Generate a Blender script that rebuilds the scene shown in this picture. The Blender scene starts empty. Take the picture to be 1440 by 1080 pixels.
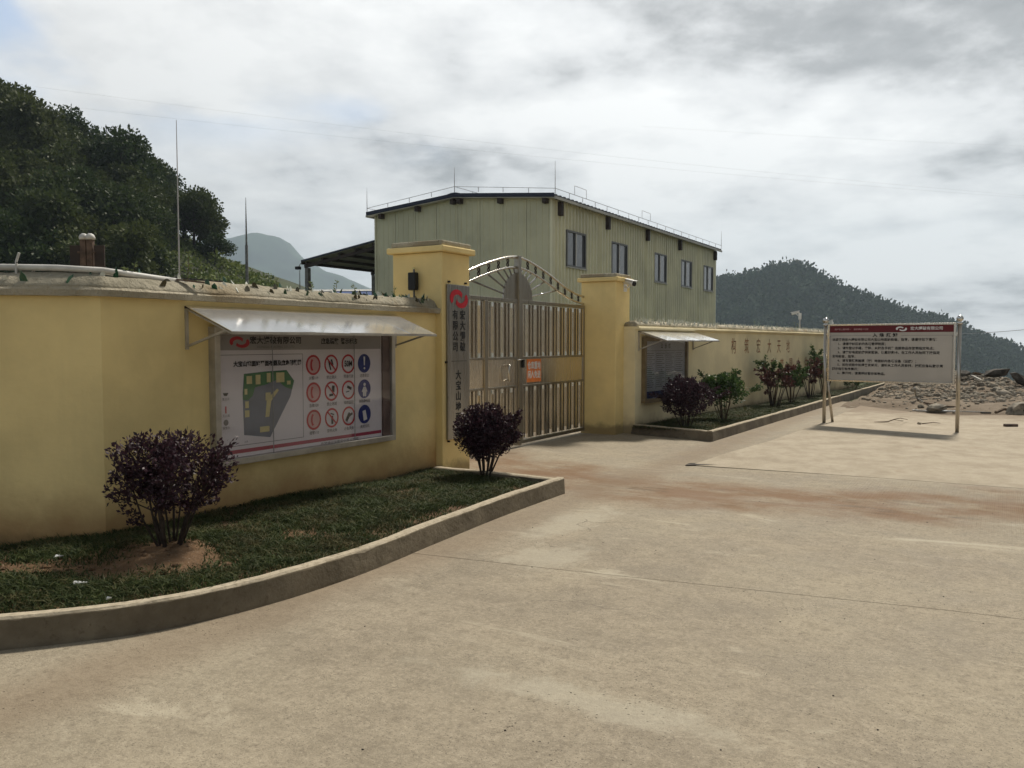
import bpy, bmesh, math, random
import numpy as np
from mathutils import Vector, Matrix, Euler

R = math.radians
random.seed(7)
rng = np.random.default_rng(7)
S = bpy.context.scene
COL = S.collection
PI = math.pi

# ------------------------------------------------------------------ camera, sky, sun, exposure
# world frame: +Y runs along the compound wall away from the camera, +X points from the wall to the yard
CAM_YAW = R(30.6)
cd = bpy.data.cameras.new('camera')
cam = bpy.data.objects.new('camera', cd)
COL.objects.link(cam)
cam.location = (0, 0, 1.6)
cam.rotation_euler = (R(90 - 2.85), 0, CAM_YAW)
cd.sensor_width = 36
cd.lens = 36 * 1165 / 1440
cd.clip_start = 0.05
cd.clip_end = 9000
S.camera = cam

SUN_DIR = Vector((0.02, 0.60, 0.80)).normalized()
SUN_EL = math.asin(SUN_DIR.z)
SUN_AZ = math.atan2(SUN_DIR.x, SUN_DIR.y)

sd = bpy.data.lights.new('sun', 'SUN')
sd.energy = 2.6
sd.angle = R(7.0)
sd.color = (1.0, 0.93, 0.82)
sun = bpy.data.objects.new('sun', sd)
COL.objects.link(sun)
sun.rotation_euler = (-SUN_DIR).to_track_quat('-Z', 'Y').to_euler()

W = bpy.data.worlds.new('World')
S.world = W
W.use_nodes = True


def build_world():
    nt = W.node_tree
    N, L = nt.nodes, nt.links
    N.clear()
    out = N.new('ShaderNodeOutputWorld')
    bg = N.new('ShaderNodeBackground')
    sky = N.new('ShaderNodeTexSky')
    sky.sky_type = 'NISHITA'
    sky.sun_disc = False
    sky.sun_elevation = SUN_EL
    sky.sun_rotation = SUN_AZ
    sky.dust_density = 2.0
    tc = N.new('ShaderNodeTexCoord')
    rot = N.new('ShaderNodeVectorRotate')
    rot.rotation_type = 'Z_AXIS'
    rot.inputs['Angle'].default_value = -CAM_YAW
    L.new(tc.outputs['Generated'], rot.inputs['Vector'])
    nrm = N.new('ShaderNodeVectorMath'); nrm.operation = 'NORMALIZE'
    L.new(rot.outputs[0], nrm.inputs[0])
    sep = N.new('ShaderNodeSeparateXYZ')
    L.new(nrm.outputs[0], sep.inputs[0])

    def m(op, a, b=None, c=None, clamp=False):
        n = N.new('ShaderNodeMath'); n.operation = op; n.use_clamp = clamp
        for i, v in enumerate((a, b, c)):
            if v is None:
                continue
            if isinstance(v, (int, float)):
                n.inputs[i].default_value = v
            else:
                L.new(v, n.inputs[i])
        return n.outputs[0]

    def ss(v, a, b):
        n = N.new('ShaderNodeMapRange'); n.interpolation_type = 'SMOOTHSTEP'
        n.inputs['From Min'].default_value = a; n.inputs['From Max'].default_value = b
        L.new(v, n.inputs['Value'])
        return n.outputs[0]
    h = m('ADD', m('MAXIMUM', sep.outputs['Z'], 0.0), 0.22)
    cx = m('DIVIDE', sep.outputs['X'], h)
    cy = m('DIVIDE', sep.outputs['Y'], h)
    comb = N.new('ShaderNodeCombineXYZ')
    L.new(cx, comb.inputs[0]); L.new(cy, comb.inputs[1])

    def noise(scale, detail, rough, off, dist=0.0):
        mp = N.new('ShaderNodeMapping')
        mp.inputs['Location'].default_value = off
        L.new(comb.outputs[0], mp.inputs['Vector'])
        n = N.new('ShaderNodeTexNoise')
        n.inputs['Scale'].default_value = scale
        n.inputs['Detail'].default_value = detail
        n.inputs['Roughness'].default_value = rough
        n.inputs['Distortion'].default_value = dist
        L.new(mp.outputs[0], n.inputs['Vector'])
        return n.outputs['Fac']
    big = noise(0.75, 3, 0.5, (3.1, 1.7, 0.0))
    mid = noise(1.55, 8, 0.52, (0.4, 5.2, 2.0), 0.15)
    fine = noise(6.5, 7, 0.6, (9.4, 2.2, 5.0), 0.1)
    # large masses of cloud: a thick grey deck towards the upper right, thinner to the left
    deck = m('ADD', m('MULTIPLY', sep.outputs['X'], 0.30), m('MULTIPLY', sep.outputs['Z'], 1.25))
    deck = ss(m('ADD', deck, m('MULTIPLY', m('SUBTRACT', m('ADD', big, m('MULTIPLY', m('SUBTRACT', mid, 0.5), 0.5)), 0.5), 0.55)), 0.37, 0.60)
    v = m('ADD', m('MULTIPLY', m('SUBTRACT', mid, 0.5), 2.5), m('MULTIPLY', m('SUBTRACT', fine, 0.5), 0.8))
    v = m('ADD', v, 0.80)
    v = m('SUBTRACT', v, m('MULTIPLY', deck, 0.74))
    ramp = N.new('ShaderNodeValToRGB')
    el = ramp.color_ramp.elements
    el[0].position = 0.0; el[0].color = (0.11, 0.113, 0.118, 1)
    el[1].position = 1.0; el[1].color = (0.58, 0.58, 0.573, 1)
    e = el.new(0.35); e.color = (0.23, 0.233, 0.237, 1)
    e = el.new(0.65); e.color = (0.45, 0.453, 0.455, 1)
    L.new(v, ramp.inputs[0])
    # blue gaps in the thin part of the deck
    gap = ss(m('SUBTRACT', m('ADD', m('MULTIPLY', sep.outputs['X'], -0.35), m('ADD', big, m('MULTIPLY', m('SUBTRACT', 0.5, mid), 0.8))), m('MULTIPLY', deck, 0.7)), 0.58, 0.72)
    gap = m('MULTIPLY', gap, ss(sep.outputs['Z'], 0.16, 0.34))
    # brighter cloud towards the hidden sun
    dt = N.new('ShaderNodeVectorMath'); dt.operation = 'DOT_PRODUCT'
    L.new(tc.outputs['Generated'], dt.inputs[0]); dt.inputs[1].default_value = SUN_DIR
    glow = m('ADD', 0.68, m('MULTIPLY', m('POWER', m('MAXIMUM', dt.outputs['Value'], 0.0), 2.0), 0.78))
    gsc = N.new('ShaderNodeVectorMath'); gsc.operation = 'SCALE'
    L.new(ramp.outputs[0], gsc.inputs[0]); L.new(glow, gsc.inputs['Scale'])
    skm = N.new('ShaderNodeVectorMath'); skm.operation = 'SCALE'
    skm.inputs['Scale'].default_value = 0.10
    L.new(sky.outputs[0], skm.inputs[0])
    mix = N.new('ShaderNodeMix'); mix.data_type = 'RGBA'
    L.new(m('MULTIPLY', gap, 0.75), mix.inputs[0])
    L.new(gsc.outputs[0], mix.inputs[6]); L.new(skm.outputs[0], mix.inputs[7])
    # below the horizon: dull haze colour
    low = N.new('ShaderNodeMix'); low.data_type = 'RGBA'
    low.inputs[6].default_value = (0.30, 0.31, 0.31, 1)
    L.new(ss(sep.outputs['Z'], -0.10, 0.0), low.inputs[0])
    L.new(mix.outputs[2], low.inputs[7])
    L.new(low.outputs[2], bg.inputs['Color'])
    bg.inputs['Strength'].default_value = 1.0
    L.new(bg.outputs[0], out.inputs['Surface'])


build_world()
S.view_settings.view_transform = 'Standard'
S.view_settings.look = 'None'
S.view_settings.exposure = 0.88
S.view_settings.gamma = 1.0
S.view_settings.use_curve_mapping = False
S.render.engine = 'CYCLES'
S.cycles.use_denoising = True
S.cycles.max_bounces = 8
S.cycles.diffuse_bounces = 3
S.cycles.glossy_bounces = 3
S.cycles.transmission_bounces = 4
S.cycles.transparent_max_bounces = 8
S.cycles.volume_bounces = 0
S.cycles.sample_clamp_indirect = 6.0


# ------------------------------------------------------------------ helpers
def c2w(cx, cy):
    """metres right of / ahead of the standpoint -> world x, y"""
    return (0.861 * cx - 0.509 * cy, 0.509 * cx + 0.861 * cy)


def sstep(a, b, x):
    t = np.clip((np.asarray(x, float) - a) / (b - a), 0, 1)
    return t * t * (3 - 2 * t)


class MB:
    def __init__(self):
        self.v = []; self.f = []

    def add(self, vs, fs):
        o = len(self.v)
        self.v += [tuple(p) for p in vs]
        self.f += [tuple(i + o for i in f) for f in fs]
        return self

    def box(self, x0, x1, y0, y1, z0, z1):
        vs = [(x0, y0, z0), (x1, y0, z0), (x1, y1, z0), (x0, y1, z0), (x0, y0, z1), (x1, y0, z1), (x1, y1, z1), (x0, y1, z1)]
        fs = [(3, 2, 1, 0), (4, 5, 6, 7), (0, 1, 5, 4), (1, 2, 6, 5), (2, 3, 7, 6), (3, 0, 4, 7)]
        return self.add(vs, fs)

    def prism(self, poly, a, b, axis='z'):
        """closed polygon (2d) extruded from a to b along axis; polygon given in the other two axes (cyclic order)"""
        n = len(poly)

        def P(p, h):
            if axis == 'z': return (p[0], p[1], h)
            if axis == 'y': return (p[0], h, p[1])
            return (h, p[0], p[1])
        vs = [P(p, a) for p in poly] + [P(p, b) for p in poly]
        fs = [tuple(range(n - 1, -1, -1)), tuple(range(n, 2 * n))]
        fs += [(i, (i + 1) % n, n + (i + 1) % n, n + i) for i in range(n)]
        return self.add(vs, fs)

    def tube(self, pts, r, n=8, cap=True):
        pts = [Vector(p) for p in pts]
        if not hasattr(r, '__len__'):
            r = [r] * len(pts)
        rings = []
        up = Vector((0, 0, 1))
        prev = None
        for i, p in enumerate(pts):
            d = (pts[min(i + 1, len(pts) - 1)] - pts[max(i - 1, 0)])
            if d.length < 1e-9: d = Vector((0, 0, 1))
            d.normalize()
            if prev is None:
                a = d.orthogonal().normalized()
            else:
                a = (prev - d * prev.dot(d))
                a = a.normalized() if a.length > 1e-6 else d.orthogonal().normalized()
            prev = a
            b = d.cross(a)
            rings.append([p + (a * math.cos(2 * PI * k / n) + b * math.sin(2 * PI * k / n)) * r[i] for k in range(n)])
        o = len(self.v)
        for rg in rings: self.v += [tuple(q) for q in rg]
        for i in range(len(pts) - 1):
            for k in range(n):
                k2 = (k + 1) % n
                self.f.append((o + i * n + k, o + i * n + k2, o + (i + 1) * n + k2, o + (i + 1) * n + k))
        if cap:
            self.f.append(tuple(o + k for k in range(n - 1, -1, -1)))
            e = o + (len(pts) - 1) * n
            self.f.append(tuple(e + k for k in range(n)))
        return self

    def lathe(self, prof, cx, cy, n=16):
        """profile of (r, z) turned about the vertical through cx, cy"""
        o = len(self.v)
        for (r, z) in prof:
            for k in range(n):
                a = 2 * PI * k / n
                self.v.append((cx + r * math.cos(a), cy + r * math.sin(a), z))
        for i in range(len(prof) - 1):
            for k in range(n):
                k2 = (k + 1) % n
                self.f.append((o + i * n + k, o + i * n + k2, o + (i + 1) * n + k2, o + (i + 1) * n + k))
        self.f.append(tuple(o + k for k in range(n - 1, -1, -1)))
        e = o + (len(prof) - 1) * n
        self.f.append(tuple(e + k for k in range(n)))
        return self

    def rod(self, a, b, w, h):
        """rectangular bar from a to b"""
        a, b = Vector(a), Vector(b)
        d = (b - a).normalized()
        s = d.cross(Vector((0, 0, 1)))
        s = s.normalized() if s.length > 1e-5 else Vector((1, 0, 0))
        u = s.cross(d).normalized()
        vs = []
        for p in (a, b):
            for i, j in ((-1, -1), (1, -1), (1, 1), (-1, 1)):
                vs.append(p + s * i * w / 2 + u * j * h / 2)
        return self.add(vs, [(3, 2, 1, 0), (4, 5, 6, 7), (0, 1, 5, 4), (1, 2, 6, 5), (2, 3, 7, 6), (3, 0, 4, 7)])

    def mesh(self, name, mat, smooth=False):
        me = bpy.data.meshes.new(name)
        me.from_pydata(self.v, [], self.f)
        me.materials.append(mat)
        if smooth:
            me.polygons.foreach_set('use_smooth', [True] * len(me.polygons))
        me.update()
        return me

    def build(self, name, mat, parent=None, smooth=False, world=False, bevel=0.0, fix=False):
        if world and parent is not None:
            l = Vector((0, 0, 0)); q = parent
            while q is not None: l = l + q.location; q = q.parent
            self.v = [(p[0] - l.x, p[1] - l.y, p[2] - l.z) for p in self.v]
        me = self.mesh(name, mat, smooth)
        if fix:
            bm = bmesh.new(); bm.from_mesh(me)
            bmesh.ops.recalc_face_normals(bm, faces=bm.faces)
            bm.to_mesh(me); bm.free()
        return put(name, me, parent, bevel=bevel)


def put(name, me, parent=None, loc=(0, 0, 0), rot=(0, 0, 0), bevel=0.0):
    o = bpy.data.objects.new(name, me)
    COL.objects.link(o)
    o.location = loc; o.rotation_euler = rot
    if parent is not None: o.parent = parent
    if bevel:
        b = o.modifiers.new('bevel', 'BEVEL'); b.width = bevel; b.segments = 2; b.limit_method = 'ANGLE'
        b.harden_normals = False
    return o


def thing(name, label, cat, loc=(0, 0, 0), rz=0.0, group=None):
    o = bpy.data.objects.new(name, None)
    COL.objects.link(o)
    o.empty_display_size = 0.2
    o.location = loc; o.rotation_euler = (0, 0, rz)
    return tag(o, label, cat, group)


def tag(o, label, cat, group=None):
    o['label'] = label; o['category'] = cat
    if group: o['group'] = group
    return o


def kind(o, k):
    o['kind'] = k
    return o


def copy_tree(o, parent=None):
    c = o.copy(); COL.objects.link(c)
    if parent is not None: c.parent = parent
    for ch in list(o.children): copy_tree(ch, c)
    return c


def np_mesh(name, V, F, mat, smooth=False):
    """V (n,3), F (m,k) with constant k"""
    me = bpy.data.meshes.new(name)
    V = np.asarray(V, np.float32); F = np.asarray(F, np.int32)
    k = F.shape[1]
    me.vertices.add(len(V)); me.vertices.foreach_set('co', V.ravel())
    me.loops.add(F.size); me.loops.foreach_set('vertex_index', F.ravel())
    me.polygons.add(len(F))
    me.polygons.foreach_set('loop_start', np.arange(len(F), dtype=np.int32) * k)
    me.polygons.foreach_set('loop_total', np.full(len(F), k, np.int32))
    if smooth: me.polygons.foreach_set('use_smooth', np.ones(len(F), bool))
    me.materials.append(mat)
    me.update(calc_edges=True)
    me.validate()
    return me


def fbm(x, y, seed=0, oct=4, sc=1.0):
    """cheap smooth value noise, -1..1"""
    r = np.random.default_rng(seed)
    tab = r.uniform(-1, 1, (64, 64))
    out = np.zeros(np.broadcast(x, y).shape); amp = 1.0; tot = 0
    for o in range(oct):
        X = np.asarray(x) * sc + 17.3 * o; Y = np.asarray(y) * sc + 9.1 * o
        xi = np.floor(X).astype(int); yi = np.floor(Y).astype(int)
        fx = X - xi; fy = Y - yi
        fx = fx * fx * (3 - 2 * fx); fy = fy * fy * (3 - 2 * fy)
        g = lambda i, j: tab[(xi + i) % 64, (yi + j) % 64]
        out = out + amp * ((g(0, 0) * (1 - fx) + g(1, 0) * fx) * (1 - fy) + (g(0, 1) * (1 - fx) + g(1, 1) * fx) * fy)
        tot += amp; amp *= 0.5; sc *= 2.03
    return out / tot


# ------------------------------------------------------------------ materials
class NT:
    def __init__(self, name):
        self.m = bpy.data.materials.new(name)
        self.m.use_nodes = True
        self.nt = self.m.node_tree
        self.N, self.L = self.nt.nodes, self.nt.links
        self.b = self.N['Principled BSDF']
        self.out = self.N['Material Output']

    def lk(self, a, b): self.L.new(a, b)

    def set(self, inp, v):
        i = self.b.inputs[inp]
        if hasattr(v, 'links'): self.L.new(v, i)
        else: i.default_value = v if not (isinstance(v, tuple) and len(v) == 3) else (*v, 1)

    def pos(self):
        return self.N.new('ShaderNodeNewGeometry').outputs['Position']

    def obj(self):
        return self.N.new('ShaderNodeTexCoord').outputs['Object']

    def map(self, vec, scale=(1, 1, 1), loc=(0, 0, 0), rot=(0, 0, 0)):
        n = self.N.new('ShaderNodeMapping')
        n.inputs['Scale'].default_value = scale; n.inputs['Location'].default_value = loc; n.inputs['Rotation'].default_value = rot
        self.lk(vec, n.inputs['Vector']); return n.outputs[0]

    def noise(self, vec, scale, detail=4, rough=0.55, dist=0.0):
        n = self.N.new('ShaderNodeTexNoise')
        n.inputs['Scale'].default_value = scale; n.inputs['Detail'].default_value = detail
        n.inputs['Roughness'].default_value = rough; n.inputs['Distortion'].default_value = dist
        self.lk(vec, n.inputs['Vector']); return n.outputs['Fac']

    def vor(self, vec, scale, feature='F1'):
        n = self.N.new('ShaderNodeTexVoronoi'); n.feature = feature
        n.inputs['Scale'].default_value = scale
        self.lk(vec, n.inputs['Vector']); return n

    def ma(self, op, a, b=None, clamp=False):
        n = self.N.new('ShaderNodeMath'); n.operation = op; n.use_clamp = clamp
        for i, v in enumerate((a, b)):
            if v is None: continue
            if isinstance(v, (int, float)): n.inputs[i].default_value = v
            else: self.lk(v, n.inputs[i])
        return n.outputs[0]

    def ss(self, v, a, b, lo=0.0, hi=1.0):
        n = self.N.new('ShaderNodeMapRange'); n.interpolation_type = 'SMOOTHSTEP'
        n.inputs['From Min'].default_value = a; n.inputs['From Max'].default_value = b
        n.inputs['To Min'].default_value = lo; n.inputs['To Max'].default_value = hi
        self.lk(v, n.inputs['Value']); return n.outputs[0]

    def mix(self, f, a, b, mode='MIX'):
        n = self.N.new('ShaderNodeMix'); n.data_type = 'RGBA'; n.blend_type = mode
        if isinstance(f, (int, float)): n.inputs[0].default_value = f
        else: self.lk(f, n.inputs[0])
        for i, v in ((6, a), (7, b)):
            if hasattr(v, 'links'): self.lk(v, n.inputs[i])
            else: n.inputs[i].default_value = (*v, 1)
        return n.outputs[2]

    def xyz(self, vec):
        n = self.N.new('ShaderNodeSeparateXYZ'); self.lk(vec, n.inputs[0]); return n.outputs

    def bump(self, h, dist=0.01, strength=1.0):
        n = self.N.new('ShaderNodeBump')
        n.inputs['Distance'].default_value = dist; n.inputs['Strength'].default_value = strength
        self.lk(h, n.inputs['Height']); self.lk(n.outputs[0], self.b.inputs['Normal'])


def simple(name, col, rough=0.6, metal=0.0, var=0.12, scale=6.0, bump=0.0, bscale=40.0, spec=0.3, coord='pos'):
    t = NT(name)
    p = t.pos() if coord == 'pos' else t.obj()
    n = t.noise(p, scale, 5)
    dark = tuple(c * (1 - var * 2) for c in col); lite = tuple(min(1, c * (1 + var)) for c in col)
    t.set('Base Color', t.mix(t.ss(n, 0.3, 0.7), dark, lite))
    t.set('Roughness', t.ss(n, 0.2, 0.8, max(0, rough - 0.06), min(1, rough + 0.08)))
    t.set('Metallic', metal)
    t.b.inputs['Specular IOR Level'].default_value = spec
    if bump:
        t.bump(t.noise(p, bscale, 3), bump)
    return t.m


def m_paint(name, col, soil, stain_top=0.42, stain=0.75):
    t = NT(name)
    p = t.pos(); z = t.xyz(p)[2]
    n1 = t.noise(p, 1.3, 6, 0.6); n2 = t.noise(t.map(p, (6, 6, 0.5)), 1.0, 4); n3 = t.noise(p, 22, 3)
    c = t.mix(t.ss(n1, 0.3, 0.72), tuple(x * 0.86 for x in col), tuple(min(1, x * 1.06) for x in col))
    c = t.mix(t.ss(n2, 0.55, 0.80, 0, 0.16), c, tuple(x * 0.62 for x in col))       # faint run-down streaks
    hh = t.ma('ADD', z, t.ma('MULTIPLY', t.ma('SUBTRACT', t.noise(p, 2.2, 5, 0.65), 0.5), 0.5))
    c = t.mix(t.ss(hh, stain_top, 0.10, 0, stain), c, soil)                           # mud splashed up the foot of the wall
    hh2 = t.ma('ADD', z, t.ma('MULTIPLY', t.ma('SUBTRACT', t.noise(p, 5.0, 5, 0.65), 0.5), 0.25))
    c = t.mix(t.ss(hh2, 0.22, 0.10, 0, 0.55), c, (0.10, 0.07, 0.035))
    t.set('Base Color', c); t.set('Roughness', 0.75)
    t.b.inputs['Specular IOR Level'].default_value = 0.3
    t.bump(t.ma('ADD', t.ma('MULTIPLY', n3, 0.35), t.ma('ADD', t.noise(p, 3.0, 4), t.ma('MULTIPLY', t.noise(t.map(p, (1, 1, 2.5)), 8.0, 4), 0.5))), 0.006)
    return t.m


def m_concrete_ground():
    t = NT('road_concrete')
    p = t.pos(); x, y, z = t.xyz(p)
    big = t.noise(p, 0.35, 5, 0.6, 0.4); mid = t.noise(p, 1.7, 6, 0.62, 0.3); fine = t.noise(p, 14, 5, 0.65)
    gr = t.noise(p, 120, 3, 0.7)
    c = t.mix(t.ss(t.ma('ADD', t.ma('MULTIPLY', mid, 0.45), t.ma('MULTIPLY', t.noise(p, 7.5, 9, 0.82, 0.1), 0.55)), 0.36, 0.64), (0.218, 0.182, 0.128), (0.355, 0.302, 0.222))
    c = t.mix(t.ss(big, 0.42, 0.62, 0, 0.35), c, (0.385, 0.336, 0.240))
    # fine grain and worn spots
    c = t.mix(t.ss(fine, 0.48, 0.70, 0, 0.55), c, (0.19, 0.158, 0.112))
    f2 = t.noise(p, 42, 4, 0.75)
    c = t.mix(t.ss(f2, 0.50, 0.66, 0, 0.50), c, (0.15, 0.125, 0.09))
    c = t.mix(t.ss(f2, 0.46, 0.34, 0, 0.40), c, (0.46, 0.40, 0.30))
    c = t.mix(t.ss(gr, 0.52, 0.72, 0, 0.6), c, (0.14, 0.125, 0.095))
    c = t.mix(t.ss(gr, 0.45, 0.28, 0, 0.45), c, (0.48, 0.42, 0.33))
    # pale scuffed cement patches
    pale = t.noise(t.map(p, (0.8, 2.2, 1), (3, 1, 0), (0, 0, 0.6)), 0.9, 7, 0.68, 0.6)
    c = t.mix(t.ss(pale, 0.57, 0.70, 0, 0.7), c, (0.45, 0.40, 0.30))
    # dark pits / aggregate
    v = t.vor(p, 30)
    keep = t.ss(t.noise(p, 1.1, 6, 0.65), 0.50, 0.64)
    v2 = t.vor(t.map(p, (1, 1, 1), (3.3, 1.1, 0)), 75)
    c = t.mix(t.ma('MULTIPLY', t.ss(v.outputs['Distance'], 0.16, 0.07), keep), c, (0.06, 0.05, 0.038))
    c = t.mix(t.ma('MULTIPLY', t.ss(v2.outputs['Distance'], 0.26, 0.12), t.ss(t.noise(p, 1.9, 4), 0.38, 0.58, 0.1, 0.9)), c, (0.10, 0.082, 0.058))
    # red-brown earth carried out of the gateway across the middle slab
    ax = t.ma('SUBTRACT', y, t.ma('ADD', 8.55, t.ma('MULTIPLY', t.ma('POWER', t.ma('ABSOLUTE', t.ma('ADD', x, 2.8)), 2.0), 0.10)))
    wob = t.ma('MULTIPLY', t.ma('SUBTRACT', t.noise(p, 0.8, 5, 0.6), 0.5), 2.6)
    band = t.ss(t.ma('ABSOLUTE', t.ma('ADD', ax, wob)), 1.25, 0.15)
    tex = t.ss(t.noise(t.map(p, (0.8, 1.5, 1)), 1.3, 8, 0.68), 0.26, 0.60)
    c = t.mix(t.ma('MULTIPLY', t.ma('MULTIPLY', band, tex), 0.95), c, (0.185, 0.108, 0.056))
    dk = t.ss(t.noise(t.map(p, (0.9, 2.6, 1), (5, 2, 0)), 1.1, 6, 0.65), 0.56, 0.70)
    c = t.mix(t.ma('MULTIPLY', t.ma('MULTIPLY', band, dk), 0.75), c, (0.09, 0.064, 0.040))
    # two scoured patches of bare pale cement
    for (px_, py_, a_, rx_, ry_) in ((-3.25, 6.6, 0.15, 0.28, 0.95), (-1.55, 3.30, -0.15, 0.95, 0.16), (-2.9, 5.4, 0.5, 0.35, 0.5)):
        q = t.map(t.map(p, (1, 1, 1), (-px_, -py_, 0)), (1 / rx_, 1 / ry_, 0), (0, 0, 0), (0, 0, 0))
        ln = t.N.new('ShaderNodeVectorMath'); ln.operation = 'LENGTH'; t.lk(q, ln.inputs[0])
        dd = t.ma('ADD', ln.outputs['Value'], t.ma('MULTIPLY', t.ma('SUBTRACT', t.noise(p, 3.4, 8, 0.7, 0.4), 0.5), 2.6))
        c = t.mix(t.ss(dd, 1.05, 0.35, 0, 0.5), c, (0.43, 0.39, 0.30))
    # hairline cracks, only here and there
    wp = t.N.new('ShaderNodeVectorMath'); wp.operation = 'ADD'
    wn = t.N.new('ShaderNodeTexNoise'); wn.inputs['Scale'].default_value = 2.2; wn.inputs['Detail'].default_value = 5
    t.lk(p, wn.inputs['Vector']); t.lk(p, wp.inputs[0]); t.lk(wn.outputs['Color'], wp.inputs[1])
    cr = t.vor(wp.outputs[0], 0.33, 'DISTANCE_TO_EDGE').outputs['Distance']
    crk = t.ma('MULTIPLY', t.ss(cr, 0.0040, 0.0012), t.ss(t.noise(p, 0.55, 3), 0.57, 0.66))
    c = t.mix(t.ma('MULTIPLY', crk, 0.7), c, (0.07, 0.055, 0.04))
    # earth washed along the planter edge
    ex = t.ss(t.ma('ABSOLUTE', t.ma('ADD', t.ma('ADD', x, 3.75), t.ma('MULTIPLY', t.ma('SUBTRACT', t.noise(p, 1.5, 4), 0.5), 0.5))), 0.45, 0.05)
    c = t.mix(t.ma('MULTIPLY', ex, 0.45), c, (0.19, 0.135, 0.085))
    t.set('Base Color', c)
    t.set('Roughness', t.ss(mid, 0.3, 0.7, 0.72, 0.92))
    t.b.inputs['Specular IOR Level'].default_value = 0.25
    # broom grooves run along the road on the middle slab
    w = t.N.new('ShaderNodeTexWave'); w.wave_type = 'BANDS'; w.bands_direction = 'X'
    w.inputs['Scale'].default_value = 9.5; w.inputs['Distortion'].default_value = 0.6; w.inputs['Detail'].default_value = 1
    t.lk(p, w.inputs['Vector'])
    zone = t.ma('MULTIPLY', t.ss(y, 7.0, 8.4), t.ss(y, 10.42, 10.38))
    zone = t.ma('MULTIPLY', zone, t.ss(x, -2.6, 0.3))
    h = t.ma('ADD', t.ma('MULTIPLY', t.ma('MULTIPLY', w.outputs['Fac'], zone), 0.55), t.ma('ADD', t.ma('MULTIPLY', gr, 0.30), t.ma('MULTIPLY', fine, 0.55)))
    h = t.ma('SUBTRACT', h, t.ma('MULTIPLY', t.ma('MULTIPLY', t.ss(v.outputs['Distance'], 0.16, 0.07), keep), 0.8))
    t.bump(h, 0.012)
    return t.m


def m_pad():
    t = NT('pad_concrete')
    p = t.pos(); x, y, z = t.xyz(p)
    st = t.noise(t.map(p, (1.0, 0.8, 1), (2, 7, 0)), 2.4, 9, 0.72, 0.1); mid = t.noise(p, 2.2, 6, 0.62); gr = t.noise(p, 90, 3, 0.7)
    c = t.mix(t.ss(st, 0.30, 0.68), (0.315, 0.262, 0.188), (0.43, 0.370, 0.277))
    c = t.mix(t.ss(mid, 0.6, 0.75, 0, 0.5), c, (0.235, 0.165, 0.10))
    c = t.mix(t.ss(gr, 0.55, 0.75, 0, 0.25), c, (0.17, 0.14, 0.10))
    edge = t.ss(t.ma('ADD', y, t.ma('MULTIPLY', t.ma('SUBTRACT', mid, 0.5), 3.0)), 19.0, 21.0, 0, 0.7)
    c = t.mix(edge, c, (0.20, 0.145, 0.095))
    t.set('Base Color', c); t.set('Roughness', 0.85); t.b.inputs['Specular IOR Level'].default_value = 0.25
    t.bump(t.ma('ADD', gr, t.noise(p, 12, 4)), 0.008)
    return t.m


def m_dirt(name='bare_earth', a=(0.20, 0.125, 0.07), b=(0.30, 0.22, 0.14), wet=None):
    t = NT(name)
    p = t.pos()
    n = t.noise(p, 0.9, 7, 0.65, 0.4); f = t.noise(p, 9, 6, 0.7); g = t.noise(p, 60, 3, 0.7)
    c = t.mix(t.ss(n, 0.32, 0.68), a, b)
    c = t.mix(t.ss(f, 0.5, 0.72, 0, 0.6), c, (0.10, 0.075, 0.05))
    c = t.mix(t.ss(g, 0.58, 0.7, 0, 0.6), c, (0.36, 0.31, 0.24))
    t.set('Base Color', c); t.set('Roughness', 0.95); t.b.inputs['Specular IOR Level'].default_value = 0.15
    t.bump(t.ma('ADD', f, t.ma('MULTIPLY', g, 0.4)), 0.03)
    return t.m


def m_leaf(name, a, b, c=None, trans=0.25, rough=0.55, spec=0.15, dry=None):
    t = NT(name)
    g = t.N.new('ShaderNodeNewGeometry')
    oi = t.N.new('ShaderNodeObjectInfo')
    col = t.mix(g.outputs['Random Per Island'], a, b)
    if c is not None:
        col = t.mix(t.ss(oi.outputs['Random'], 0.0, 1.0, 0.0, 0.7), col, c)
    if dry is not None:
        pp = t.pos()
        col = t.mix(t.ss(t.ma('ADD', t.noise(pp, 3.2, 5, 0.65), t.ma('MULTIPLY', g.outputs['Random Per Island'], 0.25)), 0.60, 0.80, 0, 0.85), col, dry)
        col = t.mix(t.ss(t.noise(pp, 6.0, 4), 0.42, 0.62, 0.35, 0.0), col, (0.012, 0.020, 0.008))
    t.set('Base Color', col); t.set('Roughness', rough)
    t.b.inputs['Specular IOR Level'].default_value = spec
    tr = t.N.new('ShaderNodeBsdfTranslucent'); t.lk(col, tr.inputs['Color'])
    mx = t.N.new('ShaderNodeMixShader'); mx.inputs[0].default_value = trans
    t.lk(t.b.outputs[0], mx.inputs[1]); t.lk(tr.outputs[0], mx.inputs[2])
    t.lk(mx.outputs[0], t.out.inputs['Surface'])
    return t.m


def m_steel(name, col=(0.42, 0.40, 0.37), rough=0.32, var=0.25, rv=0.09):
    t = NT(name)
    p = t.obj() if False else t.pos()
    n = t.noise(t.map(p, (3, 3, 0.6)), 2.0, 5); s = t.noise(t.map(p, (60, 60, 1.5)), 1.0, 3)
    c = t.mix(t.ss(n, 0.3, 0.7), tuple(x * (1 - var) for x in col), col)
    t.set('Base Color', c); t.set('Metallic', 0.92)
    t.set('Roughness', t.ss(s, 0.3, 0.7, max(0.05, rough - rv), rough + rv))
    return t.m


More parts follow.
